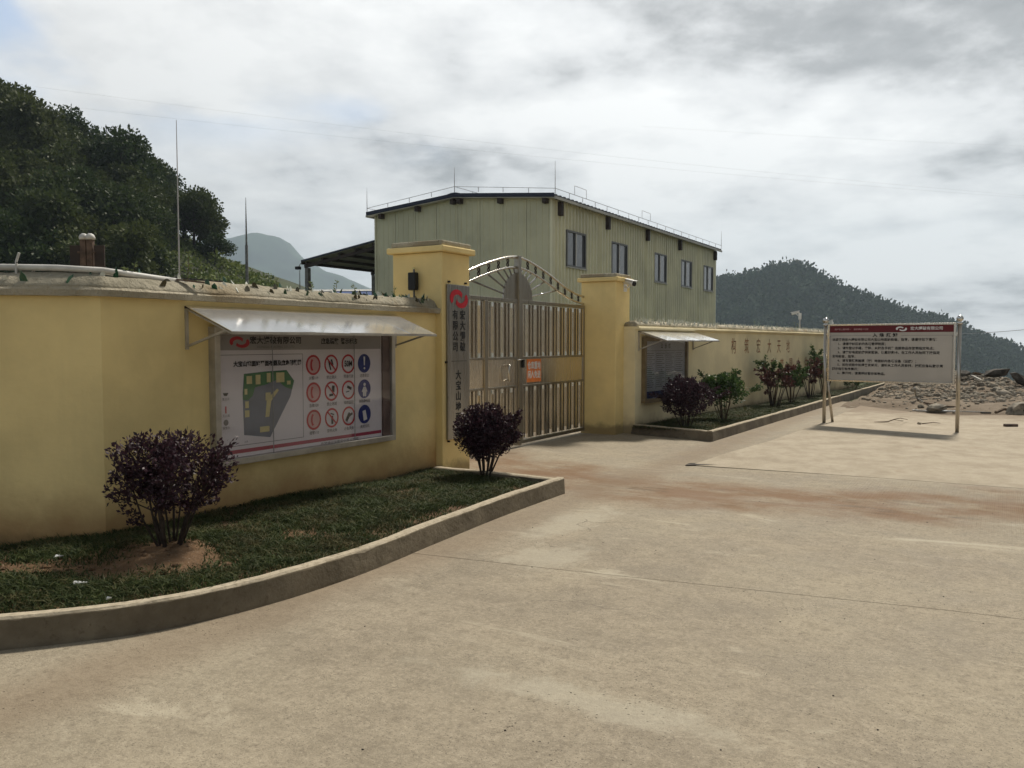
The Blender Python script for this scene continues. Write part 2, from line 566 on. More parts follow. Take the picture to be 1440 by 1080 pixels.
def m_mortar(name, a, b, d):
    t = NT(name)
    p = t.pos()
    n = t.noise(p, 2.6, 7, 0.65); f = t.noise(p, 18, 5, 0.7)
    c = t.mix(t.ss(n, 0.3, 0.7), a, b)
    c = t.mix(t.ss(f, 0.55, 0.72, 0, 0.7), c, d)
    c = t.mix(t.ss(t.noise(p, 1.1, 4), 0.55, 0.68, 0, 0.6), c, (0.27, 0.20, 0.11))
    t.set('Base Color', c); t.set('Roughness', 0.92); t.b.inputs['Specular IOR Level'].default_value = 0.2
    t.bump(t.ma('ADD', f, n), 0.03)
    return t.m


def m_kerb(name, a, b, d):
    """rough cast concrete with a mortar top; sunlit top and shaded face painted in"""
    t = NT(name)
    p = t.pos(); z = t.xyz(p)[2]
    n = t.noise(p, 2.6, 7, 0.65); f = t.noise(p, 18, 5, 0.7)
    c = t.mix(t.ss(n, 0.3, 0.7), a, b)
    c = t.mix(t.ss(f, 0.55, 0.72, 0, 0.7), c, d)
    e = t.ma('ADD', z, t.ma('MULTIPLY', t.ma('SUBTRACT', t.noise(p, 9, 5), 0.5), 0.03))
    c = t.mix(t.ss(e, 0.148, 0.160), c, t.mix(t.ss(f, 0.35, 0.7), (0.47, 0.405, 0.30), (0.33, 0.28, 0.20)))  # mortar top made paler, sunlight on it painted into the colour
    t.set('Base Color', c); t.set('Roughness', 0.92); t.b.inputs['Specular IOR Level'].default_value = 0.2
    t.bump(t.ma('ADD', f, n), 0.010)
    return t.m


def m_glass_front(name, refl=1.0, tint=(0.95, 0.94, 0.95), rough=0.02):
    t = NT(name)
    tr = t.N.new('ShaderNodeBsdfTransparent'); tr.inputs['Color'].default_value = (*tint, 1)
    gl = t.N.new('ShaderNodeBsdfGlossy'); gl.inputs['Roughness'].default_value = rough
    lw = t.N.new('ShaderNodeFresnel'); lw.inputs['IOR'].default_value = 1.5
    bf = t.N.new('ShaderNodeNewGeometry').outputs['Backfacing']
    f = t.ma('MULTIPLY', t.ma('MULTIPLY', lw.outputs[0], refl, clamp=True), t.ma('SUBTRACT', 1.0, bf))
    mx = t.N.new('ShaderNodeMixShader')
    t.lk(f, mx.inputs[0]); t.lk(tr.outputs[0], mx.inputs[1]); t.lk(gl.outputs[0], mx.inputs[2])
    t.lk(mx.outputs[0], t.out.inputs['Surface'])
    return t.m


M = {}
M['yellow'] = m_paint('yellow_wall_paint', (0.84, 0.66, 0.305), (0.34, 0.175, 0.065), 0.66, 0.80)
M['yellow_pillar'] = m_paint('yellow_pillar_paint', (0.84, 0.655, 0.295), (0.38, 0.24, 0.09), 0.18, 0.4)
M['yellow_pale'] = m_paint('pale_yellow_wall_paint', (0.82, 0.72, 0.46), (0.42, 0.30, 0.16), 0.34, 0.5)
M['mortar'] = m_mortar('rough_mortar', (0.27, 0.245, 0.18), (0.43, 0.39, 0.30), (0.12, 0.105, 0.07))
M['mortar_pale'] = m_mortar('pale_mortar', (0.33, 0.30, 0.22), (0.52, 0.47, 0.36), (0.15, 0.13, 0.09))
M['lip'] = m_mortar('coping_lip', (0.36, 0.32, 0.235), (0.47, 0.42, 0.32), (0.24, 0.20, 0.14))
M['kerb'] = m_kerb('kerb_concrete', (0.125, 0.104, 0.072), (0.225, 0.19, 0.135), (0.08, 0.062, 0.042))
M['kerb_dark'] = m_kerb('dark_kerb_concrete', (0.11, 0.092, 0.068), (0.20, 0.17, 0.125), (0.07, 0.057, 0.04))
M['road'] = m_concrete_ground()
M['pad'] = m_pad()
M['dirt'] = m_dirt('bare_earth', (0.140, 0.105, 0.072), (0.235, 0.19, 0.14))
M['soil'] = m_dirt('garden_soil', (0.095, 0.056, 0.032), (0.175, 0.108, 0.060))
M['rubble'] = m_dirt('rubble_grey', (0.21, 0.185, 0.145), (0.33, 0.29, 0.23))
M['rock'] = simple('rock', (0.27, 0.24, 0.19), 0.9, 0, 0.3, 7, 0.02, 25, 0.2)
M['rock_dark'] = simple('dark_rock', (0.085, 0.075, 0.062), 0.9, 0, 0.3, 5, 0.03, 14, 0.2)
M['white_junk'] = simple('pale_plaster', (0.42, 0.40, 0.36), 0.8, 0, 0.15, 9)
M['hill_soil'] = simple('hill_soil', (0.045, 0.055, 0.022), 0.95, 0, 0.3, 0.2)
M['far_forest'] = simple('far_forest', (0.034, 0.056, 0.03), 0.95, 0, 0.35, 0.012, 0, 1, 0.1)
M['terrain'] = simple('valley_ground', (0.07, 0.085, 0.04), 0.95, 0, 0.3, 0.05, 0, 1, 0.1)
M['leaf_tree'] = m_leaf('tree_leaf', (0.025, 0.044, 0.013), (0.044, 0.068, 0.021), (0.085, 0.098, 0.030))
M['leaf_scrub'] = m_leaf('scrub_leaf', (0.075, 0.115, 0.026), (0.18, 0.21, 0.06), None)
M['leaf_far'] = m_leaf('far_leaf', (0.018, 0.038, 0.018), (0.044, 0.068, 0.032), None, 0.1, 1.0, 0.0)
M['leaf_purple'] = m_leaf('purple_leaf', (0.020, 0.009, 0.014), (0.062, 0.028, 0.040), None, 0.18, 0.5, 0.3)
M['leaf_maroon'] = m_leaf('maroon_leaf', (0.055, 0.022, 0.020), (0.13, 0.060, 0.050), None, 0.25, 0.5)
M['leaf_green'] = m_leaf('shrub_leaf', (0.030, 0.062, 0.016), (0.080, 0.130, 0.040), None, 0.3, 0.4, 0.3)
M['leaf_weed'] = m_leaf('weed_leaf', (0.10, 0.14, 0.05), (0.22, 0.25, 0.11), None, 0.3)
M['grass'] = m_leaf('grass_blade', (0.028, 0.048, 0.016), (0.098, 0.118, 0.042), None, 0.25, 0.6, 0.15, (0.13, 0.105, 0.05))
M['bark'] = simple('bark', (0.12, 0.085, 0.055), 0.9, 0, 0.25, 20, 0.01, 60, 0.2)
M['bark_dark'] = simple('dark_bark', (0.06, 0.045, 0.036), 0.9, 0, 0.25, 20, 0.01, 60, 0.2)
M['steel'] = m_steel('brushed_steel', (0.70, 0.65, 0.57), 0.24, 0.10, 0.04)
M['steel_gate'] = m_steel('gate_steel', (0.74, 0.67, 0.555), 0.24, 0.10, 0.04)
M['steel_post'] = m_steel('post_steel', (0.46, 0.42, 0.36), 0.30, 0.2, 0.05)
M['steel_dark'] = m_steel('dull_gate_steel', (0.36, 0.325, 0.27), 0.32, 0.15, 0.05)
M['steel_bright'] = m_steel('polished_steel', (0.68, 0.66, 0.62), 0.16)
M['steel_plate'] = m_steel('plate_steel', (0.36, 0.345, 0.32), 0.33, 0.3)
M['alu'] = m_steel('aluminium_sheet', (0.90, 0.90, 0.89), 0.16, 0.06, 0.01)
M['alu'].node_tree.nodes['Principled BSDF'].inputs['Metallic'].default_value = 0.85
M['alu_frame'] = simple('aluminium_frame', (0.46, 0.43, 0.38), 0.42, 0.55, 0.1, 8)
M['olive_end'] = simple('olive_cladding_shaded', (0.53, 0.515, 0.36), 0.55, 0, 0.07, 0.9, 0, 1, 0.4)  # gable end: darker copy, its shade is put into the colour
M['olive_side'] = simple('olive_cladding_lit', (0.72, 0.69, 0.50), 0.5, 0, 0.07, 0.9, 0, 1, 0.4)  # same cladding on the long wall, brighter light painted into the colour
M['roof_grey'] = simple('roof_sheet_grey', (0.10, 0.10, 0.105), 0.55, 0.1, 0.12, 1.2)
M['roof_blue'] = simple('roof_trim_navy', (0.022, 0.027, 0.05), 0.55, 0, 0.12, 1.2)
M['roof_pale'] = simple('roof_soffit', (0.48, 0.47, 0.43), 0.6, 0, 0.1, 1.2)
M['brown_steel'] = simple('brown_steel', (0.045, 0.032, 0.026), 0.7, 0, 0.2, 5)
M['grey_steel'] = simple('grey_painted_steel', (0.17, 0.165, 0.155), 0.6, 0.1, 0.2, 5)
M['rust'] = simple('rusty_post', (0.12, 0.082, 0.062), 0.85, 0, 0.3, 7)
M['black'] = simple('black_plastic', (0.014, 0.014, 0.015), 0.45, 0, 0.1, 8)
M['ink'] = simple('black_lettering', (0.018, 0.017, 0.017), 0.6, 0, 0.05, 8)
M['white'] = simple('white_plastic', (0.74, 0.74, 0.72), 0.4, 0, 0.06, 6)
M['white_pipe'] = simple('weathered_white_pipe', (0.60, 0.59, 0.55), 0.5, 0, 0.12, 4)
M['poster'] = simple('poster_white', (0.76, 0.73, 0.74), 0.5, 0, 0.03, 1.5)
M['header_shade'] = simple('header_shade', (0.36, 0.345, 0.325), 0.5, 0, 0.05, 1.5)
M['sign_face'] = simple('sign_face', (0.46, 0.425, 0.375), 0.5, 0, 0.04, 2.0)
M['red'] = simple('red_print', (0.50, 0.022, 0.035), 0.5, 0, 0.06, 8)
M['red_logo'] = simple('red_enamel', (0.55, 0.012, 0.028), 0.4, 0, 0.06, 8)
M['crimson'] = simple('crimson_stripe', (0.40, 0.06, 0.10), 0.5, 0, 0.06, 8)
M['maroon'] = simple('maroon_header', (0.12, 0.010, 0.013), 0.45, 0, 0.06, 8)
M['pink'] = simple('pink_print', (0.66, 0.40, 0.38), 0.5, 0, 0.05, 8)
M['blue'] = simple('blue_print', (0.022, 0.038, 0.19), 0.5, 0, 0.06, 8)
M['green'] = simple('green_print', (0.030, 0.17, 0.055), 0.5, 0, 0.06, 8)
M['slate'] = simple('slate_print', (0.155, 0.185, 0.235), 0.5, 0, 0.05, 8)
M['cream'] = simple('cream_print', (0.62, 0.56, 0.26), 0.5, 0, 0.06, 8)
M['print_grey'] = simple('grey_print', (0.18, 0.175, 0.17), 0.6, 0, 0.05, 8)
M['orange'] = simple('orange_sticker', (0.72, 0.20, 0.045), 0.5, 0, 0.08, 6)
M['brush'] = simple('faded_red_brown_paint', (0.34, 0.145, 0.065), 0.8, 0, 0.35, 9)
M['pane'] = simple('window_pane', (0.17, 0.175, 0.19), 0.10, 0, 0.1, 3, 0, 1, 0.5)
M['win_frame'] = simple('window_frame_grey', (0.20, 0.20, 0.20), 0.5, 0.2, 0.08, 6)
M['win_dark'] = simple('window_rubber', (0.012, 0.012, 0.013), 0.5, 0, 0.1, 6)
M['mullion'] = simple('white_mullion', (0.66, 0.66, 0.65), 0.45, 0, 0.05, 6)
M['blue_roof'] = simple('blue_roof', (0.035, 0.07, 0.20), 0.45, 0.0, 0.15, 0.7)
M['cable'] = simple('cable', (0.36, 0.36, 0.37), 0.7, 0, 0.05, 1)
M['puddle'] = simple('wet_cement', (0.40, 0.38, 0.34), 0.12, 0, 0.1, 2)
M['glass_front'] = m_glass_front('notice_glass', 1.3)
M['bark_stick'] = simple('dead_wood', (0.17, 0.125, 0.085), 0.9, 0, 0.25, 18)
tg = NT('bottle_glass'); tg.set('Base Color', (0.03, 0.10, 0.045)); tg.set('Roughness', 0.12); tg.b.inputs['Transmission Weight'].default_value = 0.35
M['shard'] = tg.m
tg = NT('brown_glass'); tg.set('Base Color', (0.06, 0.05, 0.02)); tg.set('Roughness', 0.12); tg.b.inputs['Transmission Weight'].default_value = 0.3
M['shard_brown'] = tg.m
tg = NT('clear_glass'); tg.set('Base Color', (0.62, 0.63, 0.54)); tg.set('Roughness', 0.25); tg.b.inputs['Transmission Weight'].default_value = 0.1
M['shard_clear'] = tg.m


def text(name, body, size, mat, parent, loc, align='CENTER', sx=1.0, space=1.0, bold=0.0, rot=(PI / 2, 0, 0), line=1.0, res=1):
    cu = bpy.data.curves.new(name, 'FONT')
    cu.body = body; cu.size = size; cu.align_x = align; cu.align_y = 'CENTER'
    cu.space_character = space; cu.space_line = line
    cu.resolution_u = res; cu.offset = bold
    cu.materials.append(mat)
    o = bpy.data.objects.new(name, cu); COL.objects.link(o)
    o.location = loc; o.rotation_euler = rot; o.scale = (sx, 1, 1)
    o.parent = parent
    FONTS.append(o)
    return o


FONTS = []


def fonts_to_meshes():
    """turn every text object into a plain mesh object"""
    bpy.context.view_layer.update()
    dg = bpy.context.evaluated_depsgraph_get()
    for o in FONTS:
        me = bpy.data.meshes.new_from_object(o.evaluated_get(dg))
        nm = o.name.split('.')[0]
        par, loc, rot, sc = o.parent, o.location.copy(), o.rotation_euler.copy(), o.scale.copy()
        bpy.data.objects.remove(o)
        me.name = nm
        n = put(nm, me, par, loc, rot); n.scale = sc
    FONTS.clear()


# ------------------------------------------------------------------ terrain
def plateau_edge(x):
    return 34.6 + 40.0 * sstep(-4.5, -11, x)


def terrain_z(x, y):
    x = np.asarray(x, float); y = np.asarray(y, float)
    e = plateau_edge(x) + 1.2 * fbm(x, y, 3, 3, 0.2)
    drop = -44.0 * sstep(0, 75, y - e)
    drop = np.minimum(drop, -44.0 * sstep(30, 120, x))
    drop = np.minimum(drop, -44.0 * sstep(40, 140, -y))
    return -0.06 + drop


def graded():
    a = np.arange(-60, 100.01, 2.0)
    b = 100 + np.cumsum(np.geomspace(4, 420, 26))
    return np.unique(np.concatenate([-60 - (b - 100), a, b]))


g = graded()
gx, gy = np.meshgrid(g, g, indexing='ij')
gz = terrain_z(gx, gy)
V = np.stack([gx.ravel(), gy.ravel(), gz.ravel()], 1)
n = len(g)
idx = np.arange(n * n).reshape(n, n)
F = np.stack([idx[:-1, :-1].ravel(), idx[1:, :-1].ravel(), idx[1:, 1:].ravel(), idx[:-1, 1:].ravel()], 1)
kind(put('ground', np_mesh('ground', V, F, M['terrain'], True)), 'structure')
GROUND_R = float(g.max())


def grid_mesh(name, x0, x1, y0, y1, step, fz, mat, smooth=True):
    xs = np.arange(x0, x1 + 1e-6, step); ys = np.arange(y0, y1 + 1e-6, step)
    X, Y = np.meshgrid(xs, ys, indexing='ij')
    Z = fz(X, Y)
    i = np.arange(X.size).reshape(X.shape)
    Fq = np.stack([i[:-1, :-1].ravel(), i[1:, :-1].ravel(), i[1:, 1:].ravel(), i[:-1, 1:].ravel()], 1)
    return np_mesh(name, np.stack([X.ravel(), Y.ravel(), Z.ravel()], 1), Fq, mat, smooth)


# concrete slabs (each cast slab is an object)
def slab(name, poly, top, thick, mat, bevel=0.006):
    return kind(MB().prism(poly, top - thick, top).build(name, mat, bevel=bevel), 'structure')


J = 0.0015
slab('concrete_slab', [(-14, -12), (16, -12), (16, 7.2 - J), (-0.22, 5.54 - J), (-2.64, 5.15 - J), (-3.86, 4.98 - J), (-14, 4.6 - J)], 0.0, 0.14, M['road'])
slab('concrete_slab', [(-14, 4.6 + J), (-3.86, 4.98 + J), (-2.64, 5.15 + J), (-0.22, 5.54 + J), (16, 7.2 + J), (16, 11.0 - J), (0.25, 10.64 - J), (-1.66, 10.59 - J), (-3.45, 10.42 - J), (-14, 10.30 - J)], 0.0, 0.14, M['road'])
slab('gate_apron', [(-14, 10.30 + J), (-3.47, 10.42 + J), (-3.35, 12.0), (-3.16, 13.3), (-3.05, 16.1), (-3.02, 22.0), (-3.5, 24), (-6.0, 24), (-9, 20), (-14, 20)], 0.0, 0.14, M['road'])
# the later slab under the sign stands a little proud at its left edge
pad = MB()
padp = [(-3.45, 10.42), (-1.66, 10.59), (0.25, 10.64), (16, 11.0), (16, 22.2), (8, 21.7), (0.45, 21.3), (-1.0, 20.3), (-2.2, 21.2), (-3.0, 22.1), (-3.03, 16.06), (-3.13, 13.35), (-3.3, 11.6)]
pz = [0.012, 0.003, 0.002, 0.002, 0.02, 0.02, 0.02, 0.02, 0.03, 0.04, 0.045, 0.05, 0.05]
nn = len(padp)
pad.add([(p[0], p[1], -0.12) for p in padp] + [(p[0], p[1], z) for p, z in zip(padp, pz)],
        [tuple(range(nn - 1, -1, -1)), tuple(range(nn, 2 * nn))] + [(i, (i + 1) % nn, nn + (i + 1) % nn, nn + i) for i in range(nn)])
pad_o = pad.build('concrete_pad', M['pad'], bevel=0.004)
kind(pad_o, 'structure')


# rough earth beyond the pad
def dirt_z(x, y):
    base = -0.10 + 0.16 * sstep(20.0, 23.5, y) + 0.10 * fbm(x, y, 11, 4, 0.5) * sstep(20.5, 24, y) + 0.05 * fbm(x, y, 12, 3, 1.9)
    mound = 0.32 * np.exp(-((x - 3.2) / 2.6) ** 2 - ((y - 28.8) / 2.6) ** 2) + 0.22 * np.exp(-((x + 0.5) / 2.4) ** 2 - ((y - 31) / 2.4) ** 2)
    mound = mound + 0.25 * np.exp(-((x + 2.0) / 2.0) ** 2 - ((y - 32.5) / 2.0) ** 2)
    edge = -8.0 * sstep(34.0, 46, y)
    return base + mound * (1 + 0.5 * fbm(x, y, 14, 3, 1.1)) + edge


kind(put('dirt_ground', grid_mesh('dirt_ground', -3.45, 22, 19.4, 46, 0.22, dirt_z, M['dirt'])), 'structure')

# ------------------------------------------------------------------ planters: kerbs and soil
KERB_L = [(-6.6, 0.75), (-5.7, 1.15), (-5.0, 1.68), (-4.45, 2.29), (-4.18, 2.62), (-4.00, 2.90), (-3.88, 3.25), (-3.80, 3.70), (-3.775, 4.26), (-3.80, 4.75), (-3.84, 5.17), (-3.885, 5.8), (-3.925, 6.37), (-3.95, 7.1), (-3.96, 7.80)]
KERB_R = [(-4.0, 13.16), (-3.93, 16.0), (-3.83, 20.0), (-3.72, 25.0), (-3.60, 30.7), (-3.50, 35.5)]


def smooth_line(pts, step=0.12):
    P = [np.array(p, float) for p in pts]
    out = []
    for i in range(len(P) - 1):
        p0 = P[max(i - 1, 0)]; p1 = P[i]; p2 = P[i + 1]; p3 = P[min(i + 2, len(P) - 1)]
        m = max(2, int(np.linalg.norm(p2 - p1) / step))
        for k in range(m):
            t = k / m
            out.append(0.5 * ((2 * p1) + (-p0 + p2) * t + (2 * p0 - 5 * p1 + 4 * p2 - p3) * t * t + (-p0 + 3 * p1 - 3 * p2 + p3) * t ** 3))
    out.append(P[-1])
    return np.array(out)


def kerb(name, line, width, h, mat, seed, inward):
    """cast kerb following line (its outer foot); inward = +1/-1 picks the side"""
    L = smooth_line(line) if len(line) > 2 else np.array([np.array(line[0]) * (1 - t) + np.array(line[1]) * t for t in np.linspace(0, 1, 14)])
    T = np.gradient(L, axis=0); T /= np.linalg.norm(T, axis=1)[:, None]
    Nn = np.stack([-T[:, 1], T[:, 0]], 1) * inward
    r = np.random.default_rng(seed)
    s = np.cumsum(np.r_[0, np.linalg.norm(np.diff(L, axis=0), axis=1)])
    mb = MB(); m = len(L)
    hz = h + 0.008 * fbm(s, s * 0, seed, 3, 1.5) + r.uniform(-.0025, .0025, m)
    chip = np.maximum(0, fbm(s, s * 0 + 5, seed + 1, 3, 4.0) - 0.25) * 0.03
    prof = []
    for i in range(m):
        q = lambda off, z: (L[i, 0] + Nn[i, 0] * off, L[i, 1] + Nn[i, 1] * off, z)
        prof += [q(-0.004, -0.10), q(0.0, 0.02), q(0.010 + 0.004 * r.uniform(-1, 1), hz[i] - 0.012 - chip[i]), q(0.022 + chip[i], hz[i] - chip[i] * .2), q(width - 0.02, hz[i] - .002), q(width - 0.004, hz[i] - 0.014), q(width, -0.10)]
    k = 7
    fs = []
    for i in range(m - 1):
        for j in range(k):
            j2 = (j + 1) % k
            fs.append((i * k + j, (i + 1) * k + j, (i + 1) * k + j2, i * k + j2))
    fs.append(tuple(range(k))); fs.append(tuple((m - 1) * k + j for j in range(k - 1, -1, -1)))
    mb.add(prof, fs)
    return kind(mb.build(name, mat, fix=True), 'structure')


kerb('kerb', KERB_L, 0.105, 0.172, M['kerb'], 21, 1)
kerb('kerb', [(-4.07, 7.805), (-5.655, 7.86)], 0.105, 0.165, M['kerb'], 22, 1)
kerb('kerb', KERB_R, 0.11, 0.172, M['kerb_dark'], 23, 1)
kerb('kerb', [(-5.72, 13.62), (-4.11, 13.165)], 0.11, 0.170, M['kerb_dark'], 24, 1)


def poly_soil(name, outer, inner, fz, mat, m=14):
    """sheet of soil between two lines with the same count of points, m strips across"""
    O = np.array(outer); I = np.array(inner)
    t = np.linspace(0, 1, m)[None, :, None]
    P = O[:, None, :] * (1 - t) + I[:, None, :] * t
    Z = fz(P[..., 0], P[..., 1], np.broadcast_to(t[..., 0], P.shape[:2]))
    i = np.arange(P.shape[0] * m).reshape(P.shape[0], m)
    Fq = np.stack([i[:-1, :-1].ravel(), i[1:, :-1].ravel(), i[1:, 1:].ravel(), i[:-1, 1:].ravel()], 1)
    Vv = np.concatenate([P.reshape(-1, 2), Z.reshape(-1, 1)], 1)
    return kind(put(name, np_mesh(name, Vv, Fq, mat, True)), 'structure'), P


def resample(L, m):
    s = np.r_[0, np.cumsum(np.linalg.norm(np.diff(L, axis=0), axis=1))]
    u = np.linspace(0, s[-1], m)
    return np.stack([np.interp(u, s, L[:, 0]), np.interp(u, s, L[:, 1])], 1)


WALL_X = -5.745
CORNER = (WALL_X, 3.74)
LEFT_END = (-7.55, 0.60)
kl = smooth_line(KERB_L); kl = resample(kl + np.array([0.0, 0.0]), 90)
wl = resample(np.array([[-8.6, 1.42], [CORNER[0], CORNER[1]], [WALL_X, 7.9]]), 90)
inn = kl * 0.955 + wl * 0.045


def soil_left(x, y, t):
    h = 0.145 - 0.055 * sstep(5.6, 7.4, y) + 0.02 * np.sin(t * PI)
    h = h - 0.11 * sstep(-5.75, -6.7, x)
    mound = 0.055 * np.exp(-((x + 4.86) ** 2 + (y - 3.60) ** 2) / 0.16)
    return h + mound + 0.022 * fbm(x, y, 31, 4, 1.6) + 0.010 * fbm(x, y, 32, 3, 7.0) - 0.01 * (1 - t)


soilL, PL = poly_soil('planter_soil', inn, wl - np.array([0.03, 0]), soil_left, M['soil'], 26)
RW_A = np.array([-5.5, 14.0]); RW_B = np.array([-4.65, 26.5])
RW_D = (RW_B - RW_A) / np.linalg.norm(RW_B - RW_A)      # direction of the far wall
RW_N = np.array([RW_D[1], -RW_D[0]])
RW_ANG = math.atan2(RW_D[1], RW_D[0])
rw = lambda u, o=0.0: RW_A + RW_D * u + RW_N * o
kr = resample(smooth_line([(-4.0, 13.22)] + KERB_R[1:]), 130)
wr = resample(np.array([rw(-0.55), rw(17.0), rw(21.6)]), 130)


def soil_right(x, y, t):
    return 0.115 - 0.05 * t * sstep(15, 25, y) + 0.02 * fbm(x, y, 33, 4, 1.2)


soilR, PR = poly_soil('planter_soil', kr + np.array([-0.05, 0]), wr, soil_right, M['soil'], 14)


# ------------------------------------------------------------------ grass (stuff)
def blades(name, pts, zs, dens, hmin, hmax, seed):
    r = np.random.default_rng(seed)
    k = len(pts)
    ang = r.uniform(0, 2 * PI, k); h = r.uniform(hmin, hmax, k) * dens; w = r.uniform(0.0025, 0.0055, k)
    lean = r.uniform(0.3, 2.0, k) * h; la = r.uniform(0, 2 * PI, k)
    base = np.stack([pts[:, 0], pts[:, 1], zs - 0.004], 1)
    side = np.stack([np.cos(ang), np.sin(ang), 0 * ang], 1) * w[:, None]
    ld = np.stack([np.cos(la), np.sin(la), 0 * la], 1)
    mid = base + ld * (lean * 0.35)[:, None] + np.array([0, 0, 1]) * (h * 0.62)[:, None]
    tip = base + ld * lean[:, None] + np.array([0, 0, 1]) * (h * r.uniform(0.6, 1.0, k))[:, None]
    Vv = np.stack([base - side, base + side, mid + side * 0.8, tip, mid - side * 0.8], 1).reshape(-1, 3)
    i = np.arange(k)[:, None] * 5
    Fq = np.concatenate([i + np.array([[0, 1, 2, 4]]), ], 0)
    Ft = i + np.array([[4, 2, 3, 3]])
    me = bpy.data.meshes.new(name)
    Fall = [tuple(q) for q in Fq.tolist()] + [tuple(q[:3]) for q in Ft.tolist()]
    me.from_pydata(Vv.tolist(), [], Fall)
    me.materials.append(M['grass'])
    return kind(put(name, me), 'stuff')


def sample_grid(P, k, seed):
    r = np.random.default_rng(seed)
    a, b = P.shape[:2]
    # area-weighted cells
    e1 = P[1:, :-1] - P[:-1, :-1]; e2 = P[:-1, 1:] - P[:-1, :-1]
    area = np.abs(e1[..., 0] * e2[..., 1] - e1[..., 1] * e2[..., 0]).ravel()
    c = r.choice(len(area), k, p=area / area.sum())
    i, j = np.unravel_index(c, (a - 1, b - 1))
    u = r.random(k)[:, None]; v = r.random(k)[:, None]
    p = (P[i, j] * (1 - u) + P[i + 1, j] * u) * (1 - v) + (P[i, j + 1] * (1 - u) + P[i + 1, j + 1] * u) * v
    t = (j + v[:, 0]) / (b - 1)
    return p, t


def smoothmask(p, seed, sc, lo, hi):
    return sstep(lo, hi, fbm(p[:, 0], p[:, 1], seed, 4, sc))


p, t = sample_grid(PL, 150000, 41)
bare = np.exp(-(((p[:, 0] + 4.72) / 0.44) ** 2 + ((p[:, 1] - 3.52) / 0.34) ** 2) ** 1.5)     # earth round the shrub
# worn track running from the kerb to the wall at the left
dx, dy = p[:, 0] + 5.6, p[:, 1] - 2.75
track = np.exp(-((dx * 0.42 - dy * 0.9) / 0.20) ** 2) * sstep(-0.9, -0.5, dx) * (1 - sstep(0.9, 1.2, dx))
patch = smoothmask(p, 43, 2.2, -0.72, -0.05)
dens = np.clip(patch * (1 - bare * 1.15) * (1 - 0.95 * track), 0, 1) * (0.62 + 0.38 * sstep(0.02, 0.15, t))
keep = np.random.default_rng(44).random(len(p)) < dens
p, t, dn = p[keep], t[keep], dens[keep]
blades('grass', p, soil_left(p[:, 0], p[:, 1], t), 0.6 + 0.4 * dn, 0.020, 0.075, 45)
p, t = sample_grid(PR, 70000, 46)
dens = smoothmask(p, 47, 1.1, -0.8, -0.2) * (0.4 + 0.6 * sstep(0.02, 0.15, t))
keep = np.random.default_rng(48).random(len(p)) < dens
p, t = p[keep], t[keep]
blades('grass', p, soil_right(p[:, 0], p[:, 1], t), np.ones(len(p)), 0.03, 0.08, 49)


# ------------------------------------------------------------------ hills
HX = [-140, -100, -62, -49, -40, -36, -31, -27, -23, -18, -12]
HZ = [25, 24, 22.0, 19.3, 15.3, 13.3, 10.6, 8.2, 6.0, 2.8, -0.4]


def near_hill(cx, cy):
    k = np.asarray(cx) * 80.0 / np.maximum(cy, 60) * 0.35 + np.asarray(cx) * 0.65
    base = np.interp(k, HX, HZ)
    return (base + 0.3) * sstep(46, 80, cy) + 0.9 * fbm(cx, cy, 51, 3, 0.09) * sstep(50, 60, cy) - 0.4 - 3.0 * sstep(150, 190, cy) * 0


def hill_sheet(name, cx0, cx1, cy0, cy1, nx, ny, fz, mat):
    cx, cy = np.meshgrid(np.linspace(cx0, cx1, nx), np.linspace(cy0, cy1, ny), indexing='ij')
    z = fz(cx, cy)
    x, y = c2w(cx, cy)
    i = np.arange(cx.size).reshape(cx.shape)
    Fq = np.stack([i[:-1, :-1].ravel(), i[1:, :-1].ravel(), i[1:, 1:].ravel(), i[:-1, 1:].ravel()], 1)
    return kind(put(name, np_mesh(name, np.stack([x.ravel(), y.ravel(), z.ravel()], 1), Fq, mat, True)), 'structure')


hill_sheet('hill', -150, -11, 44, 190, 90, 90, near_hill, M['hill_soil'])

FX = [-60, 10, 90, 110, 137, 150, 163, 177, 189, 202, 216, 233, 250, 279, 300, 327, 346, 375, 420, 520, 640]
FZ = [-20, 8, 33, 37.5, 41, 43.5, 46.5, 51.5, 52.0, 45.5, 37.5, 30.5, 24, 16.5, 9.5, -1.0, -9, -20, -34, -42, -44]


def far_hill(cx, cy):
    k = np.asarray(cx) * (560.0 / np.maximum(cy, 300)) ** 0.5
    prof = np.interp(k, FX, FZ) - 3.0
    g = sstep(290, 560, cy) * (1 - 0.6 * sstep(600, 900, cy))
    rid = 6.0 * fbm(cx, cy, 61, 4, 0.012) * (1 - np.abs(g * 2 - 1)) * 1.6
    gully = -5.0 * np.abs(np.sin(cx * 0.028 + 0.8 * fbm(cx, cy, 62, 2, 0.01))) * sstep(0.05, 0.5, g) * (1 - sstep(0.75, 0.98, g))
    return -46 + (prof + 46) * g + rid + gully + 1.2 * fbm(cx, cy, 63, 3, 0.03) * sstep(0.05, 0.3, g)


hill_sheet('hill', -120, 900, 285, 900, 130, 110, far_hill, M['far_forest'])

def side_hill(cx, cy):
    ax = np.asarray(cx) - 0.05 * np.asarray(cy)
    prof = 30.0 * sstep(62, 125, ax) * (1 - .5 * sstep(170, 260, ax)) * (1 - sstep(55, 92, cy)) * sstep(-120, -40, cy)
    return -14 + prof + 14 * sstep(60, 90, ax) + 2.0 * fbm(cx, cy, 71, 4, 0.03)


hill_sheet('hill', 76, 270, -130, 96, 60, 70, side_hill, M['far_forest'])

